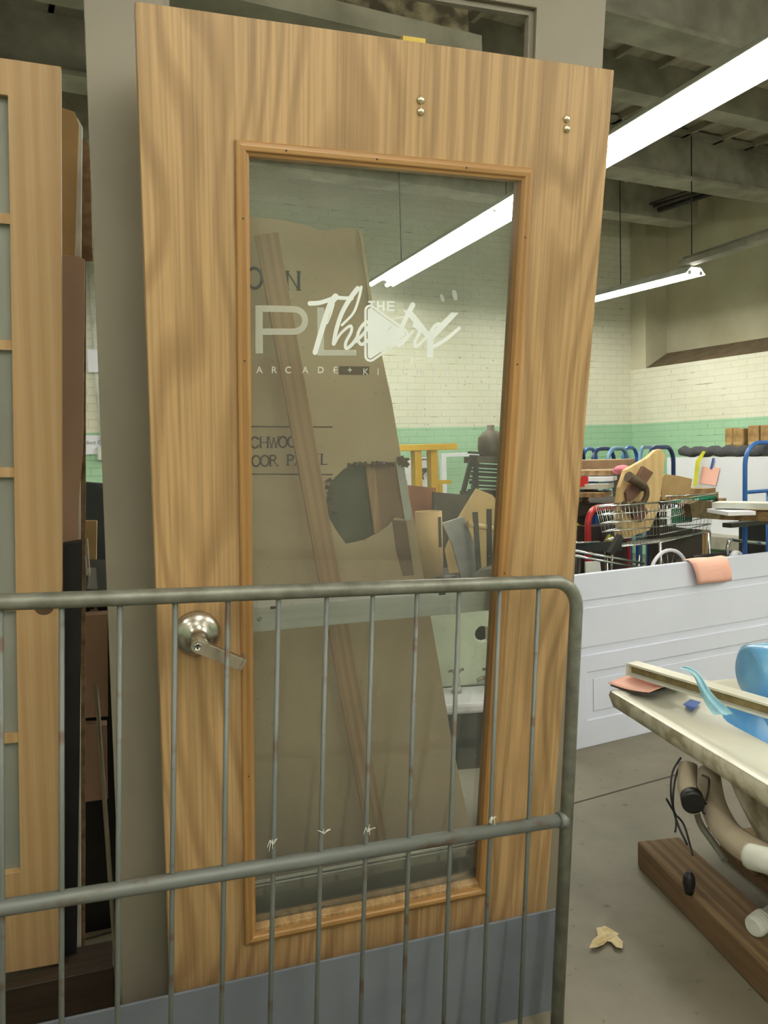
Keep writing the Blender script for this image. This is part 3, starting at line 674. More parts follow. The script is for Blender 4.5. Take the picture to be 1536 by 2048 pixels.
# timber it stands on
base_p = PX.w(-.38,0,0)
single(MB().box((-.45,-.06,0), (.5,.06,PX.o.z-.004)), 'door_sleeper', 'dark timber sleeper under the fir french door', 'timber', wood('dark_timber', (58,46,34), (46,36,26), (32,26,20), 'X'), up((base_p.x,base_p.y+.01,0), -8.5), bev=.004)
def slab(name, label, cat, off, pts, th, m, bev=.001, group=None):
    """upright board parallel to the doors at distance off behind the oak face"""
    F2 = Fr(D.w(0,0,off), D.x, D.y); l = [F2.hit(*p).to_2d() for p in pts]
    cx = sum(p.x for p in l)/len(l); cy = min(p.y for p in l)
    F3 = Fr(F2.w(cx,cy,0), D.x, D.y)
    return single(MB().prism([(p.x-cx, p.y-cy) for p in l], -th, 0), name, label, cat, m, F3.M(), group, bev)
slab('wrapped_board', 'light tan board behind the fir door, its top corner showing', 'board', -.40, [(90,217),(123,215),(150,224),(158,250),(150,520),(146,1300),(150,2020),(90,2035)], .02, card)
slab('foam_strip', 'white foam edge strip standing beside the tan board', 'foam strip', -.43, [(135,236),(154,234),(165,254),(163,420),(161,900),(162,2015),(130,2020)], .02, foam)
slab('narrow_slat', 'thin brown slat with chipped edge behind the white foam strip', 'slat', -.46, [(160,276),(172,278),(181,300),(184,480),(186,522),(172,522),(170,1990),(150,2000)], .02, mat('chipped_brown', (150,120,86), (112,84,58), rough=.8, scale=30))
slab('mauve_panel', 'mauve-brown edge of a panel between the fir door and the grey door', 'panel', -.385, [(118,508),(160,513),(170,520),(166,900),(158,1000),(157,1090),(136,1110),(122,1130),(110,1960),(90,1965)], .02, mauve)
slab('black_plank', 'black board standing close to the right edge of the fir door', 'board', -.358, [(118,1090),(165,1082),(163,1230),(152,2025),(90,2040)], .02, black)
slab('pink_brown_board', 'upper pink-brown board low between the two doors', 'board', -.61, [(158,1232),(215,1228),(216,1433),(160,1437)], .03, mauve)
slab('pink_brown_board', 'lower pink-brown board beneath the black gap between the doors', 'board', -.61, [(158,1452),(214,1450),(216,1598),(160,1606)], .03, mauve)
slab('gap_shade_block', 'black block added for the deep shade low behind the pink-brown boards', 'cabinet', -.66, [(130,1180),(238,1180),(262,2040),(130,2060)], .3, black)  # black block stands in for the shade deep in the gap
# chair back
cb = P(186,1010,3.5)
t = thing('office_chair', 'black padded chair seen in the gap left of the grey door', 'chair', up((cb.x,cb.y,0), -20))
MB().prism([(-.16,.86),(-.17,1.24),(-.12,1.29),(.06,1.27),(.2,1.2),(.2,.9),(.1,.86)], -.04, .04, T=Matrix(((1,0,0,0),(0,0,-1,0),(0,1,0,0),(0,0,0,1)))).build('backrest', mat('black_vinyl', (52,54,58), (40,42,46), rough=.4), t, bev=.02)
MB().box((-.2,-.2,.5), (.22,.25,.58)).build('seat', black, t, bev=.02)
MB().tube([(0,0,.02), (0,0,.5)], .03, 10).build('column', dark, t)
for a in range(5): MB().bar((0,0,.06), (.28*math.cos(R(a*72)), .28*math.sin(R(a*72)), .03), .04, .04).build('base_arm', dark, t)
lp0, lp1 = P(172,1078,2.35), P(238,2010,1.93)
t_l = MB().tube([Vector((0,0,0)), (lp0-lp1)], .0055, 8)
single(t_l, 'thin_pole', 'thin grey-brown rod slanting down between the fir door and the grey door', 'rod', mat('grey_brown_rod', (132,120,98), rough=.5), Matrix.Translation(lp1))
fb = P(185,1130,2.6)
single(MB().box((-.05,-.01,0), (.0,.01,.30), T=Matrix.Rotation(R(4),4,'Y')), 'short_board', 'short tan board end below the black chair in the gap', 'board', card, up(fb-Vector((0,0,.16)), -15))
pl = P(186,1240,2.2); mb = MB()
rows = []
for i in range(9):
    rows.append([Vector((.005*math.sin(i*1.3+j)+.007*(j-1)*(1+.5*math.sin(i*1.1)), .006*math.cos(i*2+j), -.018*i)) for j in range(4)])
single(mb.grid(rows), 'plastic_wrap_scrap', 'crumpled clear plastic hanging on the rod between the doors', 'plastic wrap', haze, Matrix.Translation(pl+Vector((0,0,.14))))
sg = ony(186,893,RY-.01)
t = thing('wall_notice', 'white notice with small grey print on the far wall in the left gap', 'notice', up((sg.x,sg.y,sg.z)))
MB().box((-.16,-.004,-.07), (.12,0,.10)).build('sheet', white_p, t)
g_ = glyphs([('Product C', -.03, .0)], .035, mat('grey_print', (120,124,120), rough=.8, bmp=0), 'print', t, 0)
g_.matrix_local = Matrix.Translation((0,-.006,.02)) @ Matrix.Rotation(R(90),4,'X')
cdt = thing('wall_conduit', 'thin grey conduit with boxes running down the far wall in the left gap', 'conduit', up((ony(188,700,RY-.03))))
z0 = cdt.matrix_world.translation.z
MB().tube([(0,0,1.6), (0,0,-.25),(.03,0,-.9)], .014, 8).build('pipe', white_d, cdt)
MB().box((-.06,-.03,-.14-.06), (.06,.03,.0)).build('junction_box', white_p, cdt, bev=.004)
MB().box((-.02,-.03,-.98), (.08,.03,-.86)).build('outlet_box', white_d, cdt, bev=.004)

# ------------------------------------------------------------------ seen through the glass, beyond
tp = P(895,1165,4.7)
tb = thing('workbench', 'dark low workbench far behind the glass, loaded with scrap', 'workbench', up((tp.x,tp.y,0)))
TZ = .60
MB().box((-.75,-.35,TZ-.06), (.62,.6,TZ)).build('bench_top', dark, tb)
for x in (-.7,.56):
    for y in (-.3,.54): MB().box((x-.03,y-.03,0), (x+.03,y+.03,TZ-.06)).build('leg', dark, tb)
def stand(px, py, d, z=0): p = P(px, py, d); return Vector((p.x,p.y,z))
# cardboard tube
c = stand(860,1150,4.7,TZ+.001); ht = P(860,1022,4.7).z - TZ; r_ = 27/1650*4.7
t = thing('cardboard_tube', 'wide brown cardboard tube standing upright on the workbench behind the glass', 'tube', up(c))
MB().lathe([(r_,0),(r_,ht),(r_-.008,ht),(r_-.008,.01)], seg=32).build('tube_wall', card, t)
MB().box((.02,-r_-.002,ht-.20), (.035,-r_+.006,ht-.03)).build('black_slot', black, t)
def sheet(name, label, cat, px4, d, th, m, group=None, bev=0, ground=None):
    """upright sheet facing the room from its corner pixels at depth d (front side towards -Y)"""
    ps = [ony(px, py, d) for px, py in px4]; cx = sum(p.x for p in ps)/len(ps)
    if ground is not None:
        zs = sorted(p.z for p in ps)
        for p in ps:
            if p.z < zs[0]+.12*(zs[-1]-zs[0]): p.z = ground
    zb = min(p.z for p in ps)
    T = Matrix(((1,0,0,0),(0,0,-1,0),(0,1,0,0),(0,0,0,1)))
    return single(MB().prism([(p.x-cx, p.z-zb) for p in ps], -th, 0, T=T), name, label, cat, m, Matrix.Translation((cx,d,zb)), group, bev)
sheet('metal_sheet', 'bent grey aluminium sheet standing slantwise beside the cardboard tube', 'metal sheet', [(925,1170),(965,1170),(948,1085),(928,1033),(885,1046),(905,1090)], 4.05, .01, mat('dull_sheet_metal', (170,170,168), (146,146,144), rough=.4, metal=.6, scale=6), ground=.602)
sheet('kraft_sheet', 'large creased kraft paper sheet with a pointed top behind the glass', 'paper sheet', [(900,1160),(1000,1160),(1000,1010),(985,990),(953,977),(917,1036),(890,1100)], 4.35, .01, mat('kraft_sheet', (206,178,122), (188,158,104), rough=.8, scale=4), ground=.602)
sheet('dark_board', 'dark brown board standing behind the kraft paper sheet', 'board', [(868,1120),(940,1120),(935,990),(868,984)], 4.85, .03, lead, ground=.001)
sheet('tan_offcut', 'triangular tan plywood offcut by the carton edge', 'offcut', [(800,1030),(850,1020),(814,960),(800,950)], 4.78, .02, ply, ground=.001)
sheet('red_brown_cabinet', 'small red-brown wooden cabinet beneath the yellow frame', 'cabinet', [(815,1090),(874,1090),(872,976),(815,970)], 5.0, .3, redbrown, ground=.001)
for i, (x, y0, y1, lb) in enumerate(((950,1024,1160,'dark steel stake leaning left in front of the kraft sheet'), (978,1018,1160,'dark steel stake beside the oak stop, right of the other stake'))):
    a, b = ony(x,y0,4.0), ony(x+9-i*8,y1,4.0)
    single(MB().bar((0,0,0), a-b, .025, .02, (0,1,0)), 'steel_stake', lb, 'stake', dark, Matrix.Translation(b))
a, b = ony(935,1048,4.02), ony(1000,1060,4.02)
single(MB().tube([(0,0,0), b-a], .018, 10), 'broom_stick', 'round wooden stick lying level across the kraft sheet', 'stick', ply, Matrix.Translation(a))
# yellow frame
yf = ony(870,905,6.3); t = thing('yellow_trestle', 'yellow steel frame with a thick top bar and two posts, behind the glass', 'frame', up((yf.x,yf.y,0)))
g = lambda px, py, y=6.3: ony(px,py,y) - Vector((yf.x,yf.y,0))
MB().bar(g(770,897), g(908,893), .12, .055).build('top_bar', yellow, t, bev=.004)
for x in (832,864): q = g(x,900); MB().box((q.x-.035,-.04,0), (q.x+.035,.04,q.z)).build('post', yellow, t, bev=.004)
MB().bar(g(868,964), g(900,964), .05, .035).build('side_rung', yellow, t); q = g(879,964); MB().box((q.x-.02,-.02,0), (q.x+.02,.02,q.z)).build('short_post', yellow, t)
wb = ony(836,940,7.4); t = thing('tool_board', 'white board with hanging hooks behind the yellow posts', 'board', up((wb.x,wb.y,0)))
g = lambda px, py, y=7.4: ony(px,py,y) - Vector((wb.x,wb.y,0))
a, b = g(806,1000), g(861,914); MB().box((a.x,0,0), (b.x,.04,b.z)).build('panel', white_p, t)
for (px, py) in ((846,928), (852,952)):
    c = g(px,py); MB().tube([c+Vector((.06*math.cos(R(k)), -.03, .05*math.sin(R(k)))) for k in range(-20,250,30)], .008, 6).build('hook', dark, t)
c = g(843,938); MB().box((c.x-.09,-.06,c.z-.03), (c.x+.07,-.03,c.z+.01)).build('hammer_head', dark, t); MB().bar(c, g(833,976), .05, .02).build('hammer_handle', white_d, t)
wf = ony(940,940,7.55); t = thing('window_sash', 'empty white window frame leaning on the far green wall', 'window frame', up((wf.x,wf.y,0)))
g = lambda px, py, y=7.55: ony(px,py,y) - Vector((wf.x,wf.y,0))
a, b = g(886,1040), g(1030,902); T_ = Matrix(((1,0,0,0),(0,0,-1,0),(0,1,0,0),(0,0,0,1)))
MB().prism(rect(a.x,b.x,0,b.z), -.05, 0, [rect(a.x+.06,b.x-.06,.1,b.z-.04)], T=T_).build('sash_frame', white_p, t, bev=.003)
# dark rack of stacked frames
rk = ony(962,980,5.6); t = thing('stacked_black_rack', 'tall stack of black slatted metal frames behind the glass', 'rack', up((rk.x,rk.y,0)))
g = lambda px, py, y=5.6: ony(px,py,y) - Vector((rk.x,rk.y,0))
for s_, (xb, xt) in enumerate(((926,936),(946,948))):
    MB().bar(g(xb,985), g(xt+6,922), .03, .03).build('side_rail', black, t)
for i in range(11):
    y = 905+i*8.5; MB().bar(g(938+(i%3)*3,y), g(1015,y+4), .04, .018+.012*(i%2)).build('slat', black if i % 3 else dark, t)
q = g(952,1000); MB().box((q.x,0,0), (q.x+.03,.03,q.z+.35)).build('rear_post', dark, t)
MB().box((g(945,0).x,-.02,0), (g(1015,0).x,.35,g(950,985).z)).build('base_box', dark, t)
c = g(982,885); MB().lathe([(.09,-.12),(.11,-.05),(.105,.04),(.06,.09),(.03,.1),(.03,.14)], c, (0,0,1), 18).build('motor', mat('grimy_motor', (84,74,58), (60,52,42), rough=.6, scale=14, bmp=.4), t)
MB().box((c.x-.2,-.1,c.z-.16), (c.x+.2,.1,c.z-.11)).build('motor_plate', lead, t)
# scrap on the bench
for i, (px, py, w_, h_, m_, lb) in enumerate(((893,1135,.07,.08,black,'black plastic lump on the bench beside the cardboard tube'), (922,1150,.07,.03,redbrown,'reddish flat scrap at the foot of the metal sheet'), (985,1120,.11,.12,lead,'dark crumpled scrap right of the metal sheet'))):
    c = stand(px,py,4.55,TZ+.002); mb = MB(); n = 9; rows = []
    for a in range(5):
        ph = math.pi*a/4; rows.append([Vector((w_*math.sin(ph)*math.cos(6.283*k/n)*(1+.25*random.random()), w_*.7*math.sin(ph)*math.sin(6.283*k/n)*(1+.25*random.random()), h_*(1-math.cos(ph))/2*(1+.1*random.random()))) for k in range(n)])
    single(mb.grid(rows, False, True), 'scrap_lump', lb, 'scrap', m_, Matrix.Translation(c))
# washbasin under the bar
s0 = P(925,1380,3.2); t = thing('utility_sink', 'greenish white utility sink with taps, seen through the glass under the aluminium bar', 'sink', up((s0.x,s0.y,0), -20))
g = lambda px, py, d=3.2: t.matrix_world.inverted() @ P(px,py,d)
zr = g(925,1372).z
MB().prism([(-.30,zr-.0),(.20,zr),(.20,zr+.40),(-.30,zr+.40)], -.03, 0, [[(.085+.03*math.cos(R(a)), zr+.20+.03*math.sin(R(a))) for a in range(0,360,30)]], T=T_).build('splash_back', tfloor, t, bev=.006)
MB().box((-.30,-.22,zr-.04), (.20,.0,zr)).build('rim', white_p, t, bev=.012)
MB().prism([(-.27,zr-.04),(.18,zr-.04),(.12,zr-.25),(-.2,zr-.25)], -.02, .2, T=T_).build('bowl', dark, t)
for x in (-.04,.09):
    MB().lathe([(.02,0),(.016,.03),(.012,.07),(.018,.08),(.004,.095)], (x,-.08,zr), (0,0,1), 14).tube([(x-.03,-.09,zr+.085), (x+.03,-.07,zr+.085)], .006, 8).build('tap', satin, t)
MB().tube(smooth([(.05,-.05,zr+.03),(.1,-.08,zr+.05),(.18,-.12,zr+.035)], 4), .012, 8).build('spout', satin, t)
for x in (-.22,.12): MB().box((x-.02,-.2,0), (x+.02,-.16,zr-.04)).build('leg', dark, t)
c = stand(945,1440,3.9,0); t = thing('black_pump', 'dark round pump on the floor beneath the utility sink', 'pump', up(c))
MB().lathe([(.05,-.12),(.11,-.1),(.12,0),(.11,.1),(.05,.12)], (0,0,.24), (.3,-1,0), 20).build('pump_body', dark, t)
MB().box((-.15,-.12,0), (.15,.12,.13)).build('pump_base', black, t, bev=.01)
fl2 = [D.hit(*p, -.42) for p in ((925,1560),(950,1650),(962,1640),(940,1570))]

# ------------------------------------------------------------------ white panelled door lying on its long edge
A = Vector((2.40,2.885,0)); t = thing('white_panel_door', 'white moulded panel door standing on its long edge on the floor', 'door', up(A, -.4))
PL, PH = 2.03, .795
outer = rect(-.03,PL,0,PH)
hs = [rect(.10,.93,.56,.715), rect(.10,.93,.10,.33)] + [rect(1.05,1.93,.56,.715), rect(1.05,1.93,.10,.33)]
MB().box((-.03,-.016,0), (PL,.0,PH)).build('door_core', pdoor, t)
# raised stiles/rails and two long recessed fields
def field(y0, y1, x0, x1):
    rows = []
    for ins, z in ((0,0), (.004,.001), (.008,-.006), (.022,-.007), (.034,-.001), (.040,.0)):
        rows.append([Vector(p) for p in ((x0+ins,-.016-z,y0+ins),(x1-ins,-.016-z,y0+ins),(x1-ins,-.016-z,y1-ins),(x0+ins,-.016-z,y1-ins))])
    return rows
mb = MB()
T_f = Matrix(((1,0,0,0),(0,0,-1,-.016),(0,1,0,0),(0,0,0,1)))
fields = [(.055,.975,.10,.29), (1.06,1.97,.10,.29), (-.02,1.97,.385,.70)]
mb.prism(rect(-.031,PL,0,PH), 0, .007, [rect(a,b,c,d) for a, b, c, d in ((.06,1.97,.125,.345),(-.02,1.97,.425,.675))], T=T_f)
mb.build('stiles_and_rails', pdoor, t, bev=.003)
for a, b, c, d in ((.06,1.97,.125,.345),(-.02,1.97,.425,.675)):
    MB().prism(rect(a+.035,b-.035,c+.035,d-.035), 0, .0045, T=T_f).build('raised_field', pdoor, t, bev=.003)
# salmon paper draped over its top edge
px_ = [t.matrix_world.inverted() @ ony(x, y, 2.86) for x, y in ((1368,1124),(1446,1120),(1456,1166),(1390,1180))]
x0, x1 = px_[0].x+.01, px_[1].x
rows = []
for i in range(9):
    u = i/8
    if u < .3: y, z = .02-.06*u/.3, PH+.004+.006*math.sin(math.pi*u/.3)
    else: v = (u-.3)/.7; y, z = -.04-.012*math.sin(v*2.6), PH+.003-.115*v
    rows.append([Vector((x0+(x1-x0)*k/6+.03*u*(.5 if k else 1)+.02*u, y-.006*math.sin(k*.9), z+.004*math.sin(k))) for k in range(7)])
ppr = MB().grid(rows).build('salmon_note', pink, None, t.matrix_world.copy()); so = ppr.modifiers.new('s', 'SOLIDIFY'); so.thickness = .0008
tag(ppr, 'salmon pink paper hanging over the top edge of the white panel door', 'paper')
mb = MB(); random.seed(3)       # two short illegible lines of faint print
for (xa, xb, y) in ((-.018,.010,.0), (-.030,.034,-.020)):
    x = xa
    while x < xb:
        l = random.uniform(.003,.007); mb.ribbon([(x,y-.0015),(x+l*.3,y+.003),(x+l*.6,y-.001),(x+l,y+.002)], .0009, 0, False); x += l+.0022
g_ = mb.build('faint_print', mat('faint_print', (226,158,146), bmp=0), ppr)
g_.matrix_local = Matrix.Translation(((x0+x1)/2+.030,-.0560,PH-.030)) @ Matrix.Rotation(R(-4),4,'Y') @ Matrix.Rotation(R(88),4,'X')

# ------------------------------------------------------------------ whirlpool tub
TA = Vector((1.91,2.115,0)); ux = (Vector((1.69,1.33,0))-TA).normalized(); vx = Vector((-ux.y, ux.x, 0))   # u along near edge, v away to the right
tubM = Matrix((ux, vx, Vector((0,0,1)))).transposed().to_4x4(); tubM.translation = TA
RZ = .537
tub = thing('whirlpool_tub', 'dirty off-white whirlpool bathtub standing on timbers at the right', 'bathtub', tubM)
LU, LV = 1.55, .80
def rr(x0, x1, y0, y1, r, z, n=8, jit=0):
    o_ = []
    for (cx, cy, a0) in ((x1-r,y0+r,-90), (x1-r,y1-r,0), (x0+r,y1-r,90), (x0+r,y0+r,180)):
        for k in range(n+1):
            g = R(a0+90*k/n); o_.append(Vector((cx+r*math.cos(g), cy+r*math.sin(g), z)))
    if jit:
        for i, p in enumerate(o_): p += Vector((random.uniform(-jit,jit), random.uniform(-jit,jit), random.uniform(-jit,jit)))
    # densify long sides
    d = []
    for i, p in enumerate(o_):
        q_ = o_[(i+1) % len(o_)]; d.append(p)
        if i % (n+1) == n:
            for j in range(1, 16): d.append(p.lerp(q_, j/16))
    return d
ring = [rr(0,LU,0,LV,.02,RZ), rr(.012,LU-.012,.012,LV-.012,.03,RZ+.006), rr(.03,LU-.03,.03,LV-.03,.04,RZ+.004), rr(.04,LU-.04,.04,LV-.04,.05,RZ-.006)]
ring += [rr(.08,LU-.05,.08,LV-.07,.10,RZ-.012), rr(.14,LU-.07,.14,LV-.10,.16,RZ-.018), rr(.20,LU-.09,.20,LV-.12,.20,RZ-.012)]
MB().grid(ring, True, True).build('deck', acry, tub)
inner = [rr(.20,LU-.09,.20,LV-.12,.20,RZ-.012), rr(.215,LU-.1,.215,LV-.13,.20,RZ-.03), rr(.29,LU-.16,.26,LV-.17,.2,RZ-.2), rr(.36,LU-.25,.30,LV-.2,.16,RZ-.36), rr(.5,LU-.5,.36,LV-.3,.05,RZ-.385)]
mb = MB().grid(inner, True, True); k0 = len(mb.v)-len(inner[-1]); mb.f.append(tuple(range(k0, len(mb.v)))); mb.sm.append(False)
mb.build('basin', film, tub, label='basin covered with blue protective film')
mb = MB(); l1 = rr(-.002,LU+.002,-.002,LV+.002,.02,RZ-.002)
skirt = []
for dz, off in ((0,0), (-.012,-.004), (-.028,.0), (-.046,.006), (-.052,.03), (-.03,.05)):
    skirt.append([Vector((p.x + (-off if p.x > LU/2 else off) , p.y + (-off if p.y > LV/2 else off), RZ+dz-.012*max(0, min(1,p.x/.9))*(dz < -.02) + (.006*noise.noise(p*22+Vector((0,0,dz*60))))*(dz < 0))) for p in l1])
mb.grid(skirt, True, True).build('rim_edge', crust, tub, label='ragged crusted fibreglass rim edge')
mb = MB()   # underside shell
sh = [rr(.05,LU-.06,.06,LV-.06,.1,RZ-.03), rr(.17,LU-.07,.17,LV-.09,.2,RZ-.07), rr(.24,LU-.12,.22,LV-.13,.2,RZ-.25), rr(.33,LU-.22,.27,LV-.17,.15,RZ-.388)]
mb.grid(sh, True, True); k0 = len(mb.v)-len(sh[-1]); mb.f.append(tuple(range(k0, len(mb.v)))); mb.sm.append(False)
mb.build('shell_underside', crust, tub)
# jets and hoses beneath the head end
T2 = lambda px, py, z: tubM.inverted() @ onz(px, py, z)
def TP(px, py, d): return tubM.inverted() @ P(px, py, d)
MB().tube([TP(1376,1530,2.38), TP(1374,1575,2.34), TP(1386,1612,2.24)], .026, 14).build('drain_pipe', beige, tub)
MB().lathe([(.024,0),(.03,.004),(.03,-.03),(.02,-.03)], TP(1386,1606,2.235), (TP(1386,1606,2.235)-TP(1374,1560,2.34)), 20).build('pipe_mouth', black, tub)
MB().tube(smooth([TP(1415,1550,2.45), TP(1430,1620,2.3), TP(1470,1680,2.15), TP(1560,1730,2.0)], 6), .036, 14).build('jet_pipe', beige, tub)
MB().tube(smooth([TP(1392,1620,2.25), TP(1402,1650,2.28), TP(1430,1690,2.25), TP(1450,1720,2.2)], 6), .009, 8).build('air_hose', mat('grey_hose', (120,118,106), rough=.5), tub)
wires = [[(1362,1515,2.38),(1345,1545,2.36),(1342,1590,2.34),(1352,1640,2.33),(1350,1665,2.32)], [(1360,1530,2.4),(1350,1560,2.37),(1346,1610,2.34),(1356,1650,2.3),(1375,1690,2.28)],
 [(1385,1555,2.4),(1400,1590,2.3),(1412,1600,2.28),(1418,1560,2.3),(1405,1550,2.4)], [(1385,1560,2.35),(1405,1600,2.3),(1420,1615,2.28),(1410,1628,2.27),(1400,1612,2.28)], [(1352,1630,2.32),(1340,1610,2.32),(1333,1598,2.3)], [(1354,1632,2.3),(1368,1650,2.3),(1380,1690,2.25),(1385,1710,2.2)]]
for wv in wires: MB().tube(smooth([TP(*p) for p in wv], 6), .0032, 6).build('wire', black, tub)
MB().tube([TP(1418,1655,2.25), TP(1470,1700,2.15)], .006, 6).build('copper_wire', mat('copper_wire', (140,84,60), rough=.5), tub)
c = TP(1378,1722,2.35); c.z = .115
MB().lathe([(.012,-.03),(.018,0),(.016,.02),(.008,.035)], c, (0,0,1), 12).build('wire_plug', black, tub)
uc = tubM.inverted() @ onz(1516,1848,.122); ud = (tubM.inverted().to_3x3() @ Vector((1,.1,.12))).normalized()
MB().lathe([(.022,-.022),(.027,-.016),(.027,.03),(.021,.034),(.021,.085)], uc, ud, 20).build('pipe_union', foam, tub, label='white threaded plastic pipe union')
for k in range(4): MB().lathe([(.0272,0),(.0284,.002),(.0272,.004)], uc+ud*(-.010+.010*k), ud, 20).build('union_thread', foam, tub)
MB().tube(smooth([uc+ud*.08, uc+ud*.16+Vector((0,0,.02)), uc+ud*.2+Vector((0,0,.14))], 5), .018, 12).build('union_pipe', foam, tub)
MB().tube(smooth([TP(1500,1712,1.95), TP(1540,1722,1.9), TP(1600,1730,1.85)], 4), .03, 12).build('pvc_elbow', foam, tub)
# timbers (three sleepers)
def timber_beam(label, p0, p1, wv, h, zb=0):
    p0, p1 = Vector(p0), Vector(p1); d = (p1-p0); L = d.length; yaw = math.degrees(math.atan2(d.y, d.x))
    return single(MB().box((0,0,0), (L,wv,h)), 'timber_sleeper', label, 'timber', timber, up((p0.x,p0.y,zb), yaw), 'timbers under the bathtub', .008)
dd = (Vector((1.665,1.298,0))-Vector((1.878,1.961,0))).normalized(); nn = Vector((-dd.y,dd.x,0))
timber_beam('nearest brown timber on the floor under the bathtub', Vector((1.876,1.955,0)), Vector((1.876,1.955,0))+dd*1.5, .15, .085)
timber_beam('second timber under the bathtub, farther from the barrier', Vector((1.99,1.93,0))+nn*.18, Vector((1.99,1.93,0))+nn*.18+dd*1.5, .12, .085)
timber_beam('cross timber laid on the two lower timbers beneath the bathtub', Vector((2.02,1.60,0))-nn*.02, Vector((2.02,1.60,0))+nn*.7, .1, .06, .0855)
# drain leaves: crumpled leaf on the floor
lf = onz(1211,1880,.004); mb = MB()
L0 = [(1178,1903),(1186,1889),(1196,1878),(1193,1866),(1204,1864),(1209,1857),(1220,1862),(1238,1872),(1234,1879),(1246,1893),(1245,1902),(1232,1902),(1222,1890),(1214,1888),(1206,1896),(1192,1903)]
pts = [onz(*p, 0)-lf for p in L0]
mb.prism([(p.x,p.y) for p in pts], 0, .0015, zf=lambda x, y: .006+.008*noise.noise(Vector((x*30,y*30,0))))
tag(mb.build('fallen_leaf', mat('pale_leaf', (216,200,160), (190,170,126), rough=.8, scale=40), None, Matrix.Translation(lf)), 'pale crumpled leaf lying on the floor left of the timbers', 'leaf')
# pink paper on the corner
pz = RZ+.016; pc4 = [onz(1216,1369,pz), onz(1298,1388,pz), onz(1385,1370,pz), onz(1300,1350,pz)]
mbp = MB(); org = pc4[0]; rows = []
for i in range(7):
    u = i/6; a = pc4[0].lerp(pc4[3], u); b = pc4[1].lerp(pc4[2], u)
    rows.append([a.lerp(b, k/7) - org + Vector((0,0,.010*math.sin(u*3)+.006*(k/7-.5)**2*4)) for k in range(8)])
o = mbp.grid(rows).build('salmon_sheet', pink, None, Matrix.Translation(org)); o.modifiers.new('s','SOLIDIFY').thickness = .0015
tag(o, 'salmon pink sheet lying on the corner of the bathtub rim', 'paper')
rows2 = [[p + Vector((.004,-.006,-.007)) for p in r] for r in rows]
o = MB().grid(rows2).build('dark_folder', mat('dark_folder', (86,78,78), rough=.6), None, Matrix.Translation(org)); o.modifiers.new('s','SOLIDIFY').thickness = .003
tag(o, 'dark grey folder beneath the salmon sheet on the bathtub corner', 'folder')
# offcut strip across the tub
a, b = onz(1257,1338,.60), onz(1600,1441,.60); d = (b-a)
t = thing('trim_strip', 'off-white strip with a hollow brown side lying across the bathtub', 'trim strip', Matrix.Translation(a))
d1 = Vector((d.x,d.y,0)); n1 = Vector((-d1.y,d1.x,0)).normalized()
if n1.x < 0: n1 = -n1
sz = RZ+.012
F4 = lambda u, v, z: d1*u + n1*v + Vector((0,0,z))
for (z0, z1, v0, v1, m_, nm) in ((-.022,-.014,-.006,.05,white_d,'lower_flange'), (.012,.020,.0,.05,acry,'upper_flange'), (-.014,.012,.012,.045,mat('brown_core', (150,134,92), (126,110,74), rough=.9, scale=30),'core')):
    v = [F4(0,v0,z0),F4(1,v0,z0),F4(1,v1,z0),F4(0,v1,z0),F4(0,v0,z1),F4(1,v0,z1),F4(1,v1,z1),F4(0,v1,z1)]
    MB().add(v, [(0,3,2,1),(4,5,6,7),(0,1,5,4),(1,2,6,5),(2,3,7,6),(3,0,4,7)]).build(nm, m_, t, bev=.001)
v = [F4(-.012,v_,z_) for v_, z_ in ((-.006,-.022),(.05,-.022),(.05,.020),(-.002,.020))]; v2 = [F4(.004,v_,z_) for v_, z_ in ((-.006,-.022),(.05,-.022),(.05,.020),(-.002,.020))]
MB().add(v+v2, [(0,1,2,3),(7,6,5,4),(0,4,5,1),(1,5,6,2),(2,6,7,3),(3,7,4,0)]).build('end_cap', acry, t, bev=.001)
# blue tape
tz = RZ-.010; l = [onz(*p, tz) for p in ((1366,1410),(1381,1400),(1402,1406),(1384,1424))]; c = sum(l, Vector())/4
o = MB().add([p-c for p in l], [(0,3,2,1)]).build('blue_tape', tape, None, Matrix.Translation(c)+Matrix.Identity(4)*0); o.matrix_world = Matrix.Translation(c+Vector((0,0,.003))); o.modifiers.new('s','SOLIDIFY').thickness = .0008
tag(o, 'small blue tape square stuck on the white bathtub deck', 'tape')
# twisted film sprout
c = onz(1440,1420,RZ); mb = MB(); rows = []
path = [(1450,1432,RZ-.01),(1425,1405,RZ+.02),(1408,1380,RZ+.05),(1398,1352,RZ+.085),(1382,1338,RZ+.10),(1366,1334,RZ+.11)]
for i, (px, py, z_) in enumerate(path):
    q_ = P(px, py, 2.33+.01*i) ; wv = (.06,.038,.026,.026,.034,.028)[i]
    rows.append([q_ + CR*wv*(k/5-.5) + CU*random.uniform(-.006,.006) + CF*.008*math.sin(k*2+i) for k in range(6)])
org = P(1440,1420,2.33); o = MB().grid([[p-org for p in r] for r in rows]).build('twisted_film', film_l, None, Matrix.Translation(org)); o.modifiers.new('s','SOLIDIFY').thickness = .001
sb = o.modifiers.new('ss','SUBSURF'); sb.levels = sb.render_levels = 2
tag(o, 'twisted end of pale blue plastic film sticking up from the bathtub', 'plastic film')
# blue roll resting on the far side
c = onz(1560,1352,RZ+.01); mb = MB()
rb = .09; ax = Vector((.9,-.35,0)).normalized()
pr = []
a0 = P(1506,1318,2.62); mb = MB()
mb.lathe([(.0,-.001),(rb*.8,0),(rb,.012),(rb*1.04,.1),(rb*1.04,.5)], (0,0,0), ax, 28)
for i, v_ in enumerate(mb.v): pass
c0 = Vector((a0.x, a0.y, RZ+rb+.006)); single(mb, 'blue_film_roll', 'thick roll wrapped in light blue film on the far rim of the bathtub', 'roll', film, Matrix.Translation(c0-ax*.02))

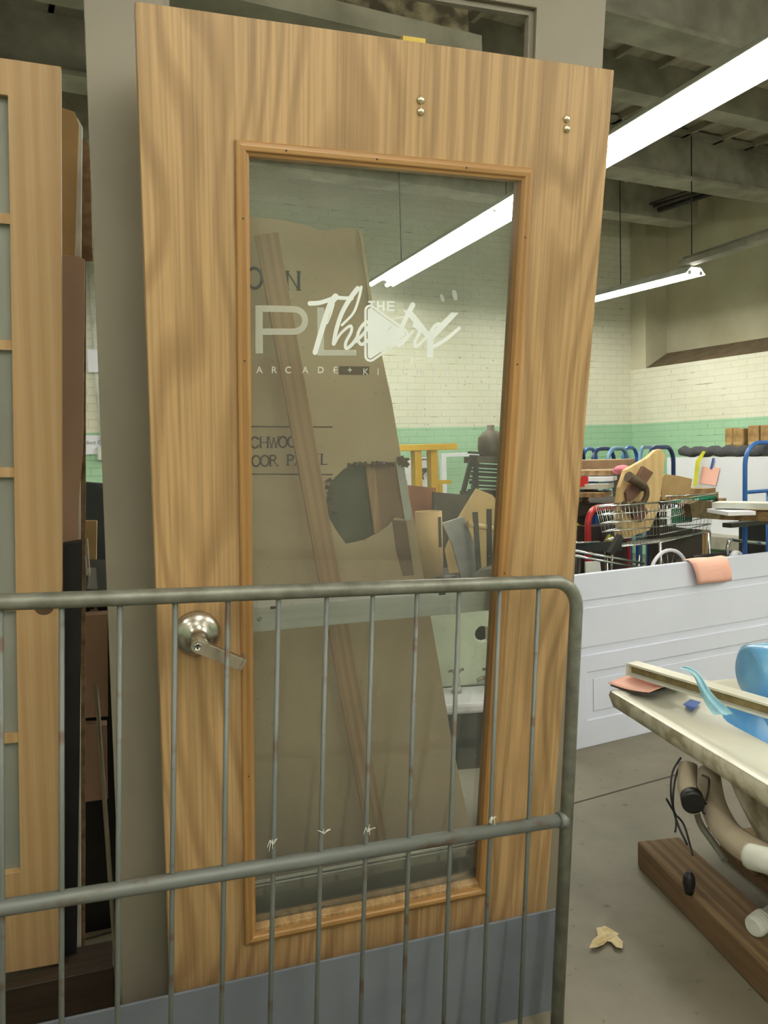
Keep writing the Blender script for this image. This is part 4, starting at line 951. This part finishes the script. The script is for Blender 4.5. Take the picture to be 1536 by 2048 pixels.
# ------------------------------------------------------------------ carts and scrap beyond the white door
def hoop(mb, a, b, ztop, r, cr, z0=0):
    a, b = Vector((a.x,a.y,0)), Vector((b.x,b.y,0)); d = (b-a); L = d.length; d.normalize(); Z = Vector((0,0,1))
    pts = [a+Z*z0] + [a + d*(cr-cr*math.cos(R(k))) + Z*(ztop-cr+cr*math.sin(R(k))) for k in range(0,91,15)] + [b - d*(cr-cr*math.cos(R(k))) + Z*(ztop-cr+cr*math.sin(R(k))) for k in range(90,-1,-15)] + [b+Z*z0]
    mb.tube(pts, r, 10); return d, L
def cart(x0, x1, d0, d1, m, label, ztop=1.34, r=.016, deckdir=None, braces=True):
    a, b = P(x0, 960, d0), P(x1, 960, d1); o0 = Vector(((a.x+b.x)/2,(a.y+b.y)/2,0))
    t = thing('platform_cart', label, 'cart', Matrix.Translation(o0), 'tubular platform carts')
    mb = MB(); dr, L = hoop(mb, a-o0, b-o0, ztop, r, min(.12, (b-a).length*.4), .22); mb.build('handle', m, t)
    a2, b2 = (a-o0), (b-o0); a2.z = b2.z = 0
    if braces:
        MB().tube([a2+Vector((0,0,ztop-.28)), b2+Vector((0,0,ztop-.28))], r*.8, 8).build('cross_bar', m, t)
        m_ = (a2+b2)/2; MB().tube([m_+Vector((0,0,.24)), m_+Vector((0,0,ztop-.28))], r*.8, 8).build('centre_bar', m, t)
    n_ = Vector((-dr.y,dr.x,0)); n_ = n_ if n_.y > 0 else -n_
    q_ = [a2, b2, b2+n_*.28, a2+n_*.28]
    MB().add([p+Vector((0,0,.19)) for p in q_]+[p+Vector((0,0,.22)) for p in q_], [(0,3,2,1),(4,5,6,7),(0,1,5,4),(1,2,6,5),(2,3,7,6),(3,0,4,7)]).build('deck', m, t)
    for p in q_:
        MB().lathe([(.05,-.015),(.07,-.01),(.07,.01),(.05,.015)], p*.92+Vector((0,0,.0705)), dr, 14).build('wheel', rubber, t)
        MB().box((p.x*.92-.012,p.y*.92-.012,.08), (p.x*.92+.012,p.y*.92+.012,.19)).build('caster_fork', dark, t)
    return t
cart(1158,1168,6.3,6.6, navy, 'platform cart with navy handle half hidden by the oak door')
cart(1166,1193,7.0,7.25, blue, 'platform cart with mid blue handle, second from the oak door')
cart(1186,1229,6.5,6.75, navy, 'platform cart with dark navy handle behind the light blue one')
cart(1215,1256,6.05,6.3, blue_l, 'platform cart with pale grey-blue handle in front of the row')
cart(1247,1274,7.1,7.3, blue, 'platform cart with bright blue handle right of the pale one')
cart(1280,1306,6.8,7.2, blue_l, 'platform cart with light blue handle just left of the wooden plank')
cart(1297,1347,5.9,6.2, navy, 'platform cart with big navy handle behind the wooden plank')
cart(1490,1580,4.7,4.9, blue, 'platform cart with tall bright blue handle at the right edge', ztop=1.355, r=.013)

def level_board(name, label, x0, x1, py, d0, d1, th, wd, m, cat='board', group=None):
    a, b = P(x0,py[0],d0), P(x1,py[1],d1); o0 = a.copy(); d = b-a; d.z = 0
    return single(MB().bar((0,0,0), d, wd, th), name, label, cat, m, Matrix.Translation(a), group, .001)
level_board('lumber_board', 'reddish brown board lying flat across the blue carts', 1140,1262,(929,922),5.9,5.7,.06,.3,mat('stained_board',(168,136,104),(146,114,86),rough=.7), group='boards laid across the carts')
level_board('lumber_board', 'thin light board on top of the pile behind the red frame', 1140,1240,(945,945),5.2,5.0,.03,.3,plank, group='boards laid across the carts')
level_board('lumber_board', 'white moulding in the pile behind the red frame, uppermost white one', 1140,1230,(958,958),5.0,4.9,.025,.2,white_p, group='boards laid across the carts')
level_board('lumber_board', 'white moulding below the other in the pile behind the red frame', 1140,1222,(972,970),4.95,4.85,.03,.2,white_d, group='boards laid across the carts')
level_board('lumber_board', 'pale board at the bottom of the pile behind the red frame', 1140,1215,(988,985),4.9,4.8,.025,.25,plank, group='boards laid across the carts')
tz_ = P(1180,996,5.0).z-.03
tt = stand(1180,1000,5.3); t = thing('timber_trestle', 'dark trestle carrying the board pile behind the red frame', 'trestle', up(tt))
MB().box((-.5,-.35,tz_-.06), (.35,.25,tz_)).build('top_rail', lead, t)
for x in (-.45,.3):
    for y in (-.3,.2): MB().box((x-.03,y-.03,0), (x+.03,y+.03,tz_-.06)).build('leg', lead, t)
c = P(1165,963,4.82); single(MB().box((-.035,-.01,-.03), (.035,.01,.03)), 'red_tag', 'small red tag on the white moulding in the board pile', 'tag', red, Matrix.Translation(c))
c = P(1245,950,4.85); mb = MB(); rows = [[Vector((.055*math.sin(math.pi*a/5)*math.cos(6.28*k/10)*(1+.2*math.sin(k*3+a)), .05*math.sin(math.pi*a/5)*math.sin(6.28*k/10), .03*(1-math.cos(math.pi*a/5)))) for k in range(10)] for a in range(6)]
single(mb.grid(rows, True, True), 'pink_cloth', 'crumpled pink cloth lying on the board pile', 'cloth', mat('pink_cloth', (238,140,160), rough=.9), Matrix.Translation(c))
def ysheet(name, label, cat, pts, y, th, m, grp=None, bev=.002, ground=None): return sheet(name, label, cat, pts, y, th, m, grp, bev, ground)
ysheet('leaning_board', 'dark brown wooden board leaning left of the plank', 'board', [(1205,1030),(1228,1030),(1250,975),(1252,950),(1238,948)], 4.2, .04, lead, ground=.001)
ysheet('tan_bracket', 'black and tan bracket lying left of the red frame', 'bracket', [(1163,1005),(1172,985),(1180,975),(1205,985),(1205,993),(1184,985),(1176,1000),(1190,1015),(1176,1022)], 3.9, .04, mat('tan_bracket', (130,104,66), (70,56,38), rough=.7, scale=20))
ysheet('tan_wedge', 'pale tan wedge lying below the bracket by the red frame', 'wedge', [(1160,1022),(1178,1016),(1196,1022),(1182,1032)], 3.85, .05, ply)
ysheet('dark_cushion', 'black bag edge showing beside the oak door', 'bag', [(1140,1028),(1160,1022),(1178,1035),(1178,1052),(1140,1050)], 3.8, .1, black)
ysheet('yellow_scrap', 'small yellow card scrap beside the oak door', 'card', [(1146,1046),(1156,1046),(1164,1057),(1158,1062),(1150,1056)], 3.7, .004, ystrap)
ysheet('orange_box', 'small orange-brown box low beside the oak door', 'box', [(1140,1060),(1162,1048),(1170,1060),(1168,1085),(1140,1085)], 3.75, .1, redbrown, ground=.001)
# red frame
a, b = ony(1176,1100,3.45), ony(1255,1100,3.56); o0 = Vector((a.x,a.y,0)); t = thing('red_cart', 'red tubular cart frame in front of the wooden plank', 'cart', Matrix.Translation(o0))
zt = ony(1215,1014,3.5).z; mb = MB(); hoop(mb, a-o0, b-o0, zt, .018, .09, 0.02); mb.build('red_hoop', red, t)
bb = b-o0; bb.z = 0
MB().tube([Vector((0,0,.12)), bb+Vector((0,0,.12))], .02, 8).build('bottom_tube', red, t)
for k in (.12,): MB().box((bb.x*k,bb.y*k+.02,.25), (bb.x*.8,bb.y+.03,zt-.1)).build('dark_panel', mat('dark_red', (40,18,20), rough=.5), t)
# plank with brackets
PY = 3.48
pl_ = [ony(*p, PY) for p in ((1228,1085),(1300,1060),(1318,1018),(1331,910),(1322,898),(1312,900),(1296,915),(1252,940),(1240,975))]
c = sum(pl_, Vector())/len(pl_); zb = min(p.z for p in pl_)
t = thing('wood_plank', 'tan wooden plank with a rounded top and two iron brackets, standing in the shopping cart', 'plank', Matrix.Translation((c.x,PY,zb)))
L_ = lambda px, py, o_=0: ony(px,py,PY+o_) - Vector((c.x,PY,zb))
MB().prism([(p.x-c.x,p.z-zb) for p in pl_], -.03, 0, T=T_).build('plank_board', ply, t, bev=.003)
for k, (pp, hd_) in enumerate((([(1270,955),(1282,932),(1302,945),(1288,966),(1276,985),(1262,1000),(1250,1002),(1247,985),(1256,968)], [(1256,953),(1272,962),(1288,976)]), ([(1257,1008),(1268,1003),(1284,1010),(1292,1024),(1278,1044),(1264,1038),(1254,1022)], [(1248,1012),(1262,1016),(1276,1022)]))):
    l = [L_(*p) for p in pp]; o_ = MB().prism([(p.x,p.z) for p in l], 0, .02, T=T_).build('bracket_plate', bronze, t, bev=.003)
    MB().tube([L_(*p,-.06) for p in hd_], [.03,.026,.022], 12).build('bracket_knob', mat('dark_wood_knob', (92,76,56), (70,58,44), rough=.6), t)
MB().tube(smooth([L_(1272,960,-.05), L_(1290,972,-.06), L_(1293,990,-.05), L_(1284,1006,-.04), L_(1268,1008,-.04)], 5), .016, 10).build('iron_arm', mat('brown_iron', (100,80,62), rough=.5), t)
# shopping cart
PC = [ony(1192,1014,3.35), ony(1320,1006,3.35), ony(1434,1000,3.62), ony(1310,1006,3.72)]
bz = [PC[0].z, ony(1196,1092,3.35).z]
top4 = [Vector((p.x,p.y,bz[0])) for p in PC]; cen = sum(top4, Vector())/4
bot4 = [Vector((cen.x+(p.x-cen.x)*.86, cen.y+(p.y-cen.y)*.86, bz[1]-.02)) for p in top4]
t = thing('shopping_cart', 'wire shopping cart with green plastic handle and seat flap', 'shopping cart', Matrix.Translation((cen.x,cen.y,0)))
C0 = Vector((cen.x,cen.y,0)); mb = MB()
for k in range(4):
    a0, a1, b0, b1 = top4[k], top4[(k+1)%4], bot4[k], bot4[(k+1)%4]; n = int((a1-a0).length/.028)
    for i in range(n): mb.tube([a0.lerp(a1,i/n)-C0, b0.lerp(b1,i/n)-C0], .0015, 4)
    for j in range(6): mb.tube([a0.lerp(b0,j/5)-C0, a1.lerp(b1,j/5)-C0], .0034 if j else .005, 5)
n = 18
for i in range(n): mb.tube([bot4[0].lerp(bot4[1],i/n)-C0, bot4[3].lerp(bot4[2],i/n)-C0], .0015, 4)
mb.build('wire_basket', chrome, t)
ha, hb = ony(1346,1006,3.6)-C0, ony(1430,995,3.5)-C0
MB().tube([ha,hb], .014, 10).build('handle_bar', green, t)
MB().tube([PC[1]-C0, ha], .009, 8).tube([hb, PC[2]-C0], .009, 8).build('handle_bracket', dark, t)
fa = [ony(*p,3.5)-C0 for p in ((1346,1018),(1386,1014),(1384,1044),(1346,1048))]; MB().add(fa+[p+Vector((0,.012,0)) for p in fa], [(0,3,2,1),(4,5,6,7),(0,1,5,4),(1,2,6,5),(2,3,7,6),(3,0,4,7)]).build('seat_flap', green, t)
for p in bot4:
    q_ = p-C0; MB().tube([q_, Vector((q_.x*.95,q_.y*.95,.13))], .01, 6).build('leg_tube', chrome, t)
    MB().lathe([(.03,-.015),(.06,-.012),(.06,.012),(.03,.015)], (q_.x*.95,q_.y*.95,.061), (1,0,0), 14).build('wheel', rubber, t)
# things in the cart
ysheet('carton_scrap', 'open brown cardboard piece standing behind the plank in the cart', 'cardboard', [(1325,1000),(1378,1000),(1385,958),(1360,952),(1330,948),(1322,960)], 3.70, .02, card)
ysheet('brown_sack', 'dark brown lump sagging at the right end of the shopping cart', 'sack', [(1385,1035),(1452,1040),(1445,1028),(1425,1004),(1400,1000),(1380,1008)], 3.42, .1, mat('brown_sack', (112,98,68), (80,68,46), rough=.9, scale=20, bmp=.5))
ysheet('dark_cart_load', 'dark boards lying low inside the shopping cart', 'boards', [(1318,1100),(1405,1095),(1405,1060),(1320,1050)], 3.62, .08, lead, ground=.62)
ysheet('wood_block', 'brown wooden block end beside the shopping cart', 'block', [(1398,1088),(1420,1088),(1421,1060),(1398,1062)], 4.0, .12, plank, ground=.001)
ysheet('yellow_pad', 'small yellow pad at the foot of the plank', 'pad', [(1210,1083),(1229,1086),(1228,1075),(1220,1068),(1216,1072)], 3.44, .01, ystrap)
# chrome-framed wheelchair
WY = 3.2; wc = ony(1338,1150,WY); t = thing('wheelchair', 'folded chrome wheelchair with a white rimmed wheel behind the white panel door', 'wheelchair', Matrix.Translation((wc.x,wc.y,0)))
G_ = lambda px, py, y=WY: ony(px,py,y) - Vector((wc.x,wc.y,0))
rw = 50/1650*(CF.dot(wc-CO)); wz = wc.z
MB().tube([Vector((rw*math.cos(R(k)),0,wz+rw*math.sin(R(k)))) for k in range(0,360,12)], .010, 10, True).build('wheel_rim', white_p, t)
mb = MB()
for k in range(0,360,24): mb.tube([(0,0,wz), (rw*math.cos(R(k)),0,wz+rw*math.sin(R(k)))], .0012, 4)
mb.lathe([(.02,-.03),(.02,.03)], (0,0,wz), (0,1,0), 12); mb.build('wheel_spokes', chrome, t)
MB().tube([Vector((rw*1.0*math.cos(R(k)),0,.1+rw*math.sin(R(k)))) for k in range(0,360,15)], .012, 8, True).build('lower_wheel', rubber, t)
for (a, b, c_, d_) in ((1130,1098,1288,1127), (1130,1108,1284,1136)): MB().tube([G_(a,b,3.1), G_(c_,d_,3.1)], .0065, 8).build('frame_tube', chrome, t)
MB().tube([G_(1130,1086,3.3), G_(1198,1084,3.3)], .006, 8).build('frame_tube', chrome, t)
MB().bar(G_(1130,1094,3.35), G_(1240,1092,3.35), .03, .05).build('armrest', black, t)
MB().tube(smooth([G_(1454,1110,3.3), G_(1456,1090,3.3), G_(1462,1080,3.3), G_(1480,1082,3.3), G_(1560,1090,3.3)], 5), .010, 10).build('push_handle', chrome, t)
MB().tube([G_(1385,1115,3.3), G_(1450,1106,3.3)], .010, 8).build('frame_tube', dark, t)
MB().bar(G_(1220,1108,3.2), G_(1240,1072,3.2), .03, .03).build('rubber_grip', dark, t)
MB().lathe([(.03,-.02),(.05,-.01),(.05,.01),(.03,.02)], G_(1472,1118,3.3), (0,1,0), 16).build('small_wheel', white_p, t)
for x in (1158,1224,1278): MB().tube([G_(x,1110,3.12), Vector((G_(x,1110,3.12).x, 0, .02))], .012 if x < 1200 else .006, 8).build('upright', dark if x < 1200 else chrome, t)
q_ = [G_(*p,3.25) for p in ((1172,1150),(1203,1150),(1200,1122),(1172,1124))]
MB().add(q_+[p+Vector((0,.01,0)) for p in q_], [(0,3,2,1),(4,5,6,7),(0,1,5,4),(1,2,6,5),(2,3,7,6),(3,0,4,7)]).build('side_plate', white_d, t)
# long white boards along the right wall
XW = 6.9
def xs(px, py, x=XW): return onx(px, py, x)
wa, wb_ = xs(1334,915), xs(1600,915)
zt = wa.z; zb = xs(1440,1068).z
o0 = Vector((XW, wb_.y, 0))
t = thing('leaning_white_panels', 'long white panels standing on edge along the right brick wall', 'panel', Matrix.Translation(o0))
MB().box((0,-1.5,zb), (.03,wa.y-wb_.y,zt)).build('front_panel', white_p, t)
MB().box((.03,-1.4,zb), (.06,wa.y-wb_.y-.06,zt-.02)).build('rear_panel', white_d, t)
t = thing('low_platform', 'low grey platform carrying the long white panels', 'platform', Matrix.Translation(o0))
MB().box((-.25,-1.6,zb-.12), (.35,wa.y-wb_.y+.1,zb)).build('platform_top', beam_m, t)
for y in (-1.5,-.2,wa.y-wb_.y): MB().box((-.2,y-.05,0), (.3,y+.05,zb-.12)).build('leg', beam_m, t)
ca, cb_ = xs(1357,908), xs(1530,908); rc = .052
mb = MB(); n = 20; pts = [Vector((0.02, (cb_.y-ca.y)*i/n, .012*math.sin(i*1.7))) for i in range(n+1)]
mb.tube(pts, [rc*(.75 if i == 0 else 1+.08*math.sin(i*2.3)) for i in range(n+1)], 14)
single(mb, 'carpet_roll', 'dark grey roll of carpet lying on top of the long white panels', 'carpet roll', carpet, Matrix.Translation((XW+.01,ca.y,zt+rc+.006)))
l = [(1408,903),(1412,903),(1400,925),(1394,972),(1388,972),(1394,920)]
def xsheet(name, label, cat, pts, x, th, m):
    ps = [onx(px, py, x) for px, py in pts]; cy = sum(p.y for p in ps)/len(ps); zb = min(p.z for p in ps)
    T = Matrix(((0,0,1,0),(1,0,0,0),(0,1,0,0),(0,0,0,1)))
    return single(MB().prism([(p.y-cy,p.z-zb) for p in ps], -th, 0, T=T), name, label, cat, m, Matrix.Translation((x,cy,zb)))
xsheet('yellow_strap', 'yellow strap hanging over the carpet roll onto the white panels', 'strap', [(1406,902),(1412,903),(1400,925),(1393,973),(1386,973),(1392,922)], XW-.065, .004, ystrap)
xsheet('salmon_notice', 'salmon paper square taped to the long white panels', 'paper', [(1405,933),(1440,936),(1432,971),(1400,967)], XW-.01, .003, pink)
xsheet('purple_tape', 'short purple-blue tape strip holding the salmon paper square', 'tape', [(1425,916),(1429,916),(1424,938),(1420,938)], XW-.016, .003, tape)
for (pp, lb) in ((((1457,898),(1470,899),(1473,857),(1460,856)), 'brown paper-wrapped packet, leftmost of those against the green wall'), (((1473,899),(1491,898),(1495,856),(1475,857)), 'brown paper-wrapped packet, second from the left against the green wall'),
                 (((1503,892),(1524,892),(1526,850),(1505,851)), 'brown paper-wrapped packet left of the blue handle top'), (((1528,900),(1550,900),(1552,850),(1530,850)), 'brown paper-wrapped packet at the right edge behind the blue handle')):
    ps = [onx(*p, 7.2) for p in pp]; q0 = ps[0]; q1 = ps[2]; y0, y1 = sorted((q0.y,q1.y)); z0 = zt
    tt = thing('wrapped_packet', lb, 'packet', Matrix.Translation((7.2,(y0+y1)/2,z0)), 'wrapped packets against the green wall')
    MB().box((-.06,-(y1-y0)/2,0), (.06,(y1-y0)/2,max(p.z for p in ps)-z0)).build('paper_wrap', mat('brown_wrap', (176,142,92), (140,108,66), rough=.6, scale=12, bmp=.4), tt, bev=.012)
    MB().box((-.064,-(y1-y0)/2+.01,.12), (-.06,(y1-y0)/2-.01,.15)).build('tape_band', mat('shiny_tape', (206,180,130), rough=.2), tt)
t = thing('packet_shelf', 'narrow shelf on the right wall under the wrapped packets', 'shelf', Matrix.Translation((7.32,onx(1500,890,7.2).y,zt-.03)))
MB().box((-.22,-1.2,0), (.12,.9,.028)).build('shelf_board', white_d, t)
# boards projecting from the right
for i, (x0, x1, y0, y1, th, m_, lb) in enumerate(((1432,1600,1009,1018,.03,white_d,'whitish board jutting in from the right edge, uppermost'), (1440,1484,1020,1024,.02,white_p,'short white board beneath the uppermost one at right'), (1450,1600,1028,1036,.05,plank,'brown board jutting in from the right edge, lowest'))):
    level_board('projecting_board', lb, x0, x1, (y0,y1), 4.35+.02*i, 4.1+.02*i, th, .14, m_, group='boards jutting in from the right')
for i, (x0, x1, y0, th, m_, lb) in enumerate(((1380,1424,982,.04,plank,'brown board end just right of the cardboard piece, upper'), (1380,1432,992,.05,mat('yellow_wood',(176,146,92),(150,120,72),rough=.7),'yellowish board end, middle of the three by the cart handle'), (1385,1450,1003,.04,plank,'brown board end just above the dark sack'))):
    level_board('board_end', lb, x0, x1, (y0,y0+3), 5.5, 5.4, th, .12, m_, group='board ends by the cart handle')
rkp = stand(1470,1040,4.6); t = thing('steel_stand', 'dark steel stand holding the boards at the right', 'stand', up(rkp))
q_ = t.matrix_world.inverted()
zz = P(1500,1040,4.3).z
MB().box((-.1,-.06,zz-.06), (.9,.0,zz-.035)).build('stand_top', dark, t)
for x in (.3,.85): MB().box((x-.02,-.05,0), (x+.02,-.01,zz-.06)).build('leg', dark, t)
c = ony(1536,1060,4.0); single(MB().box((-.06,-.05,0), (.3,.2,.62)), 'black_bin', 'black upright bin at the far right edge below the boards', 'bin', black, up((c.x,c.y,c.z-.18-.3)))
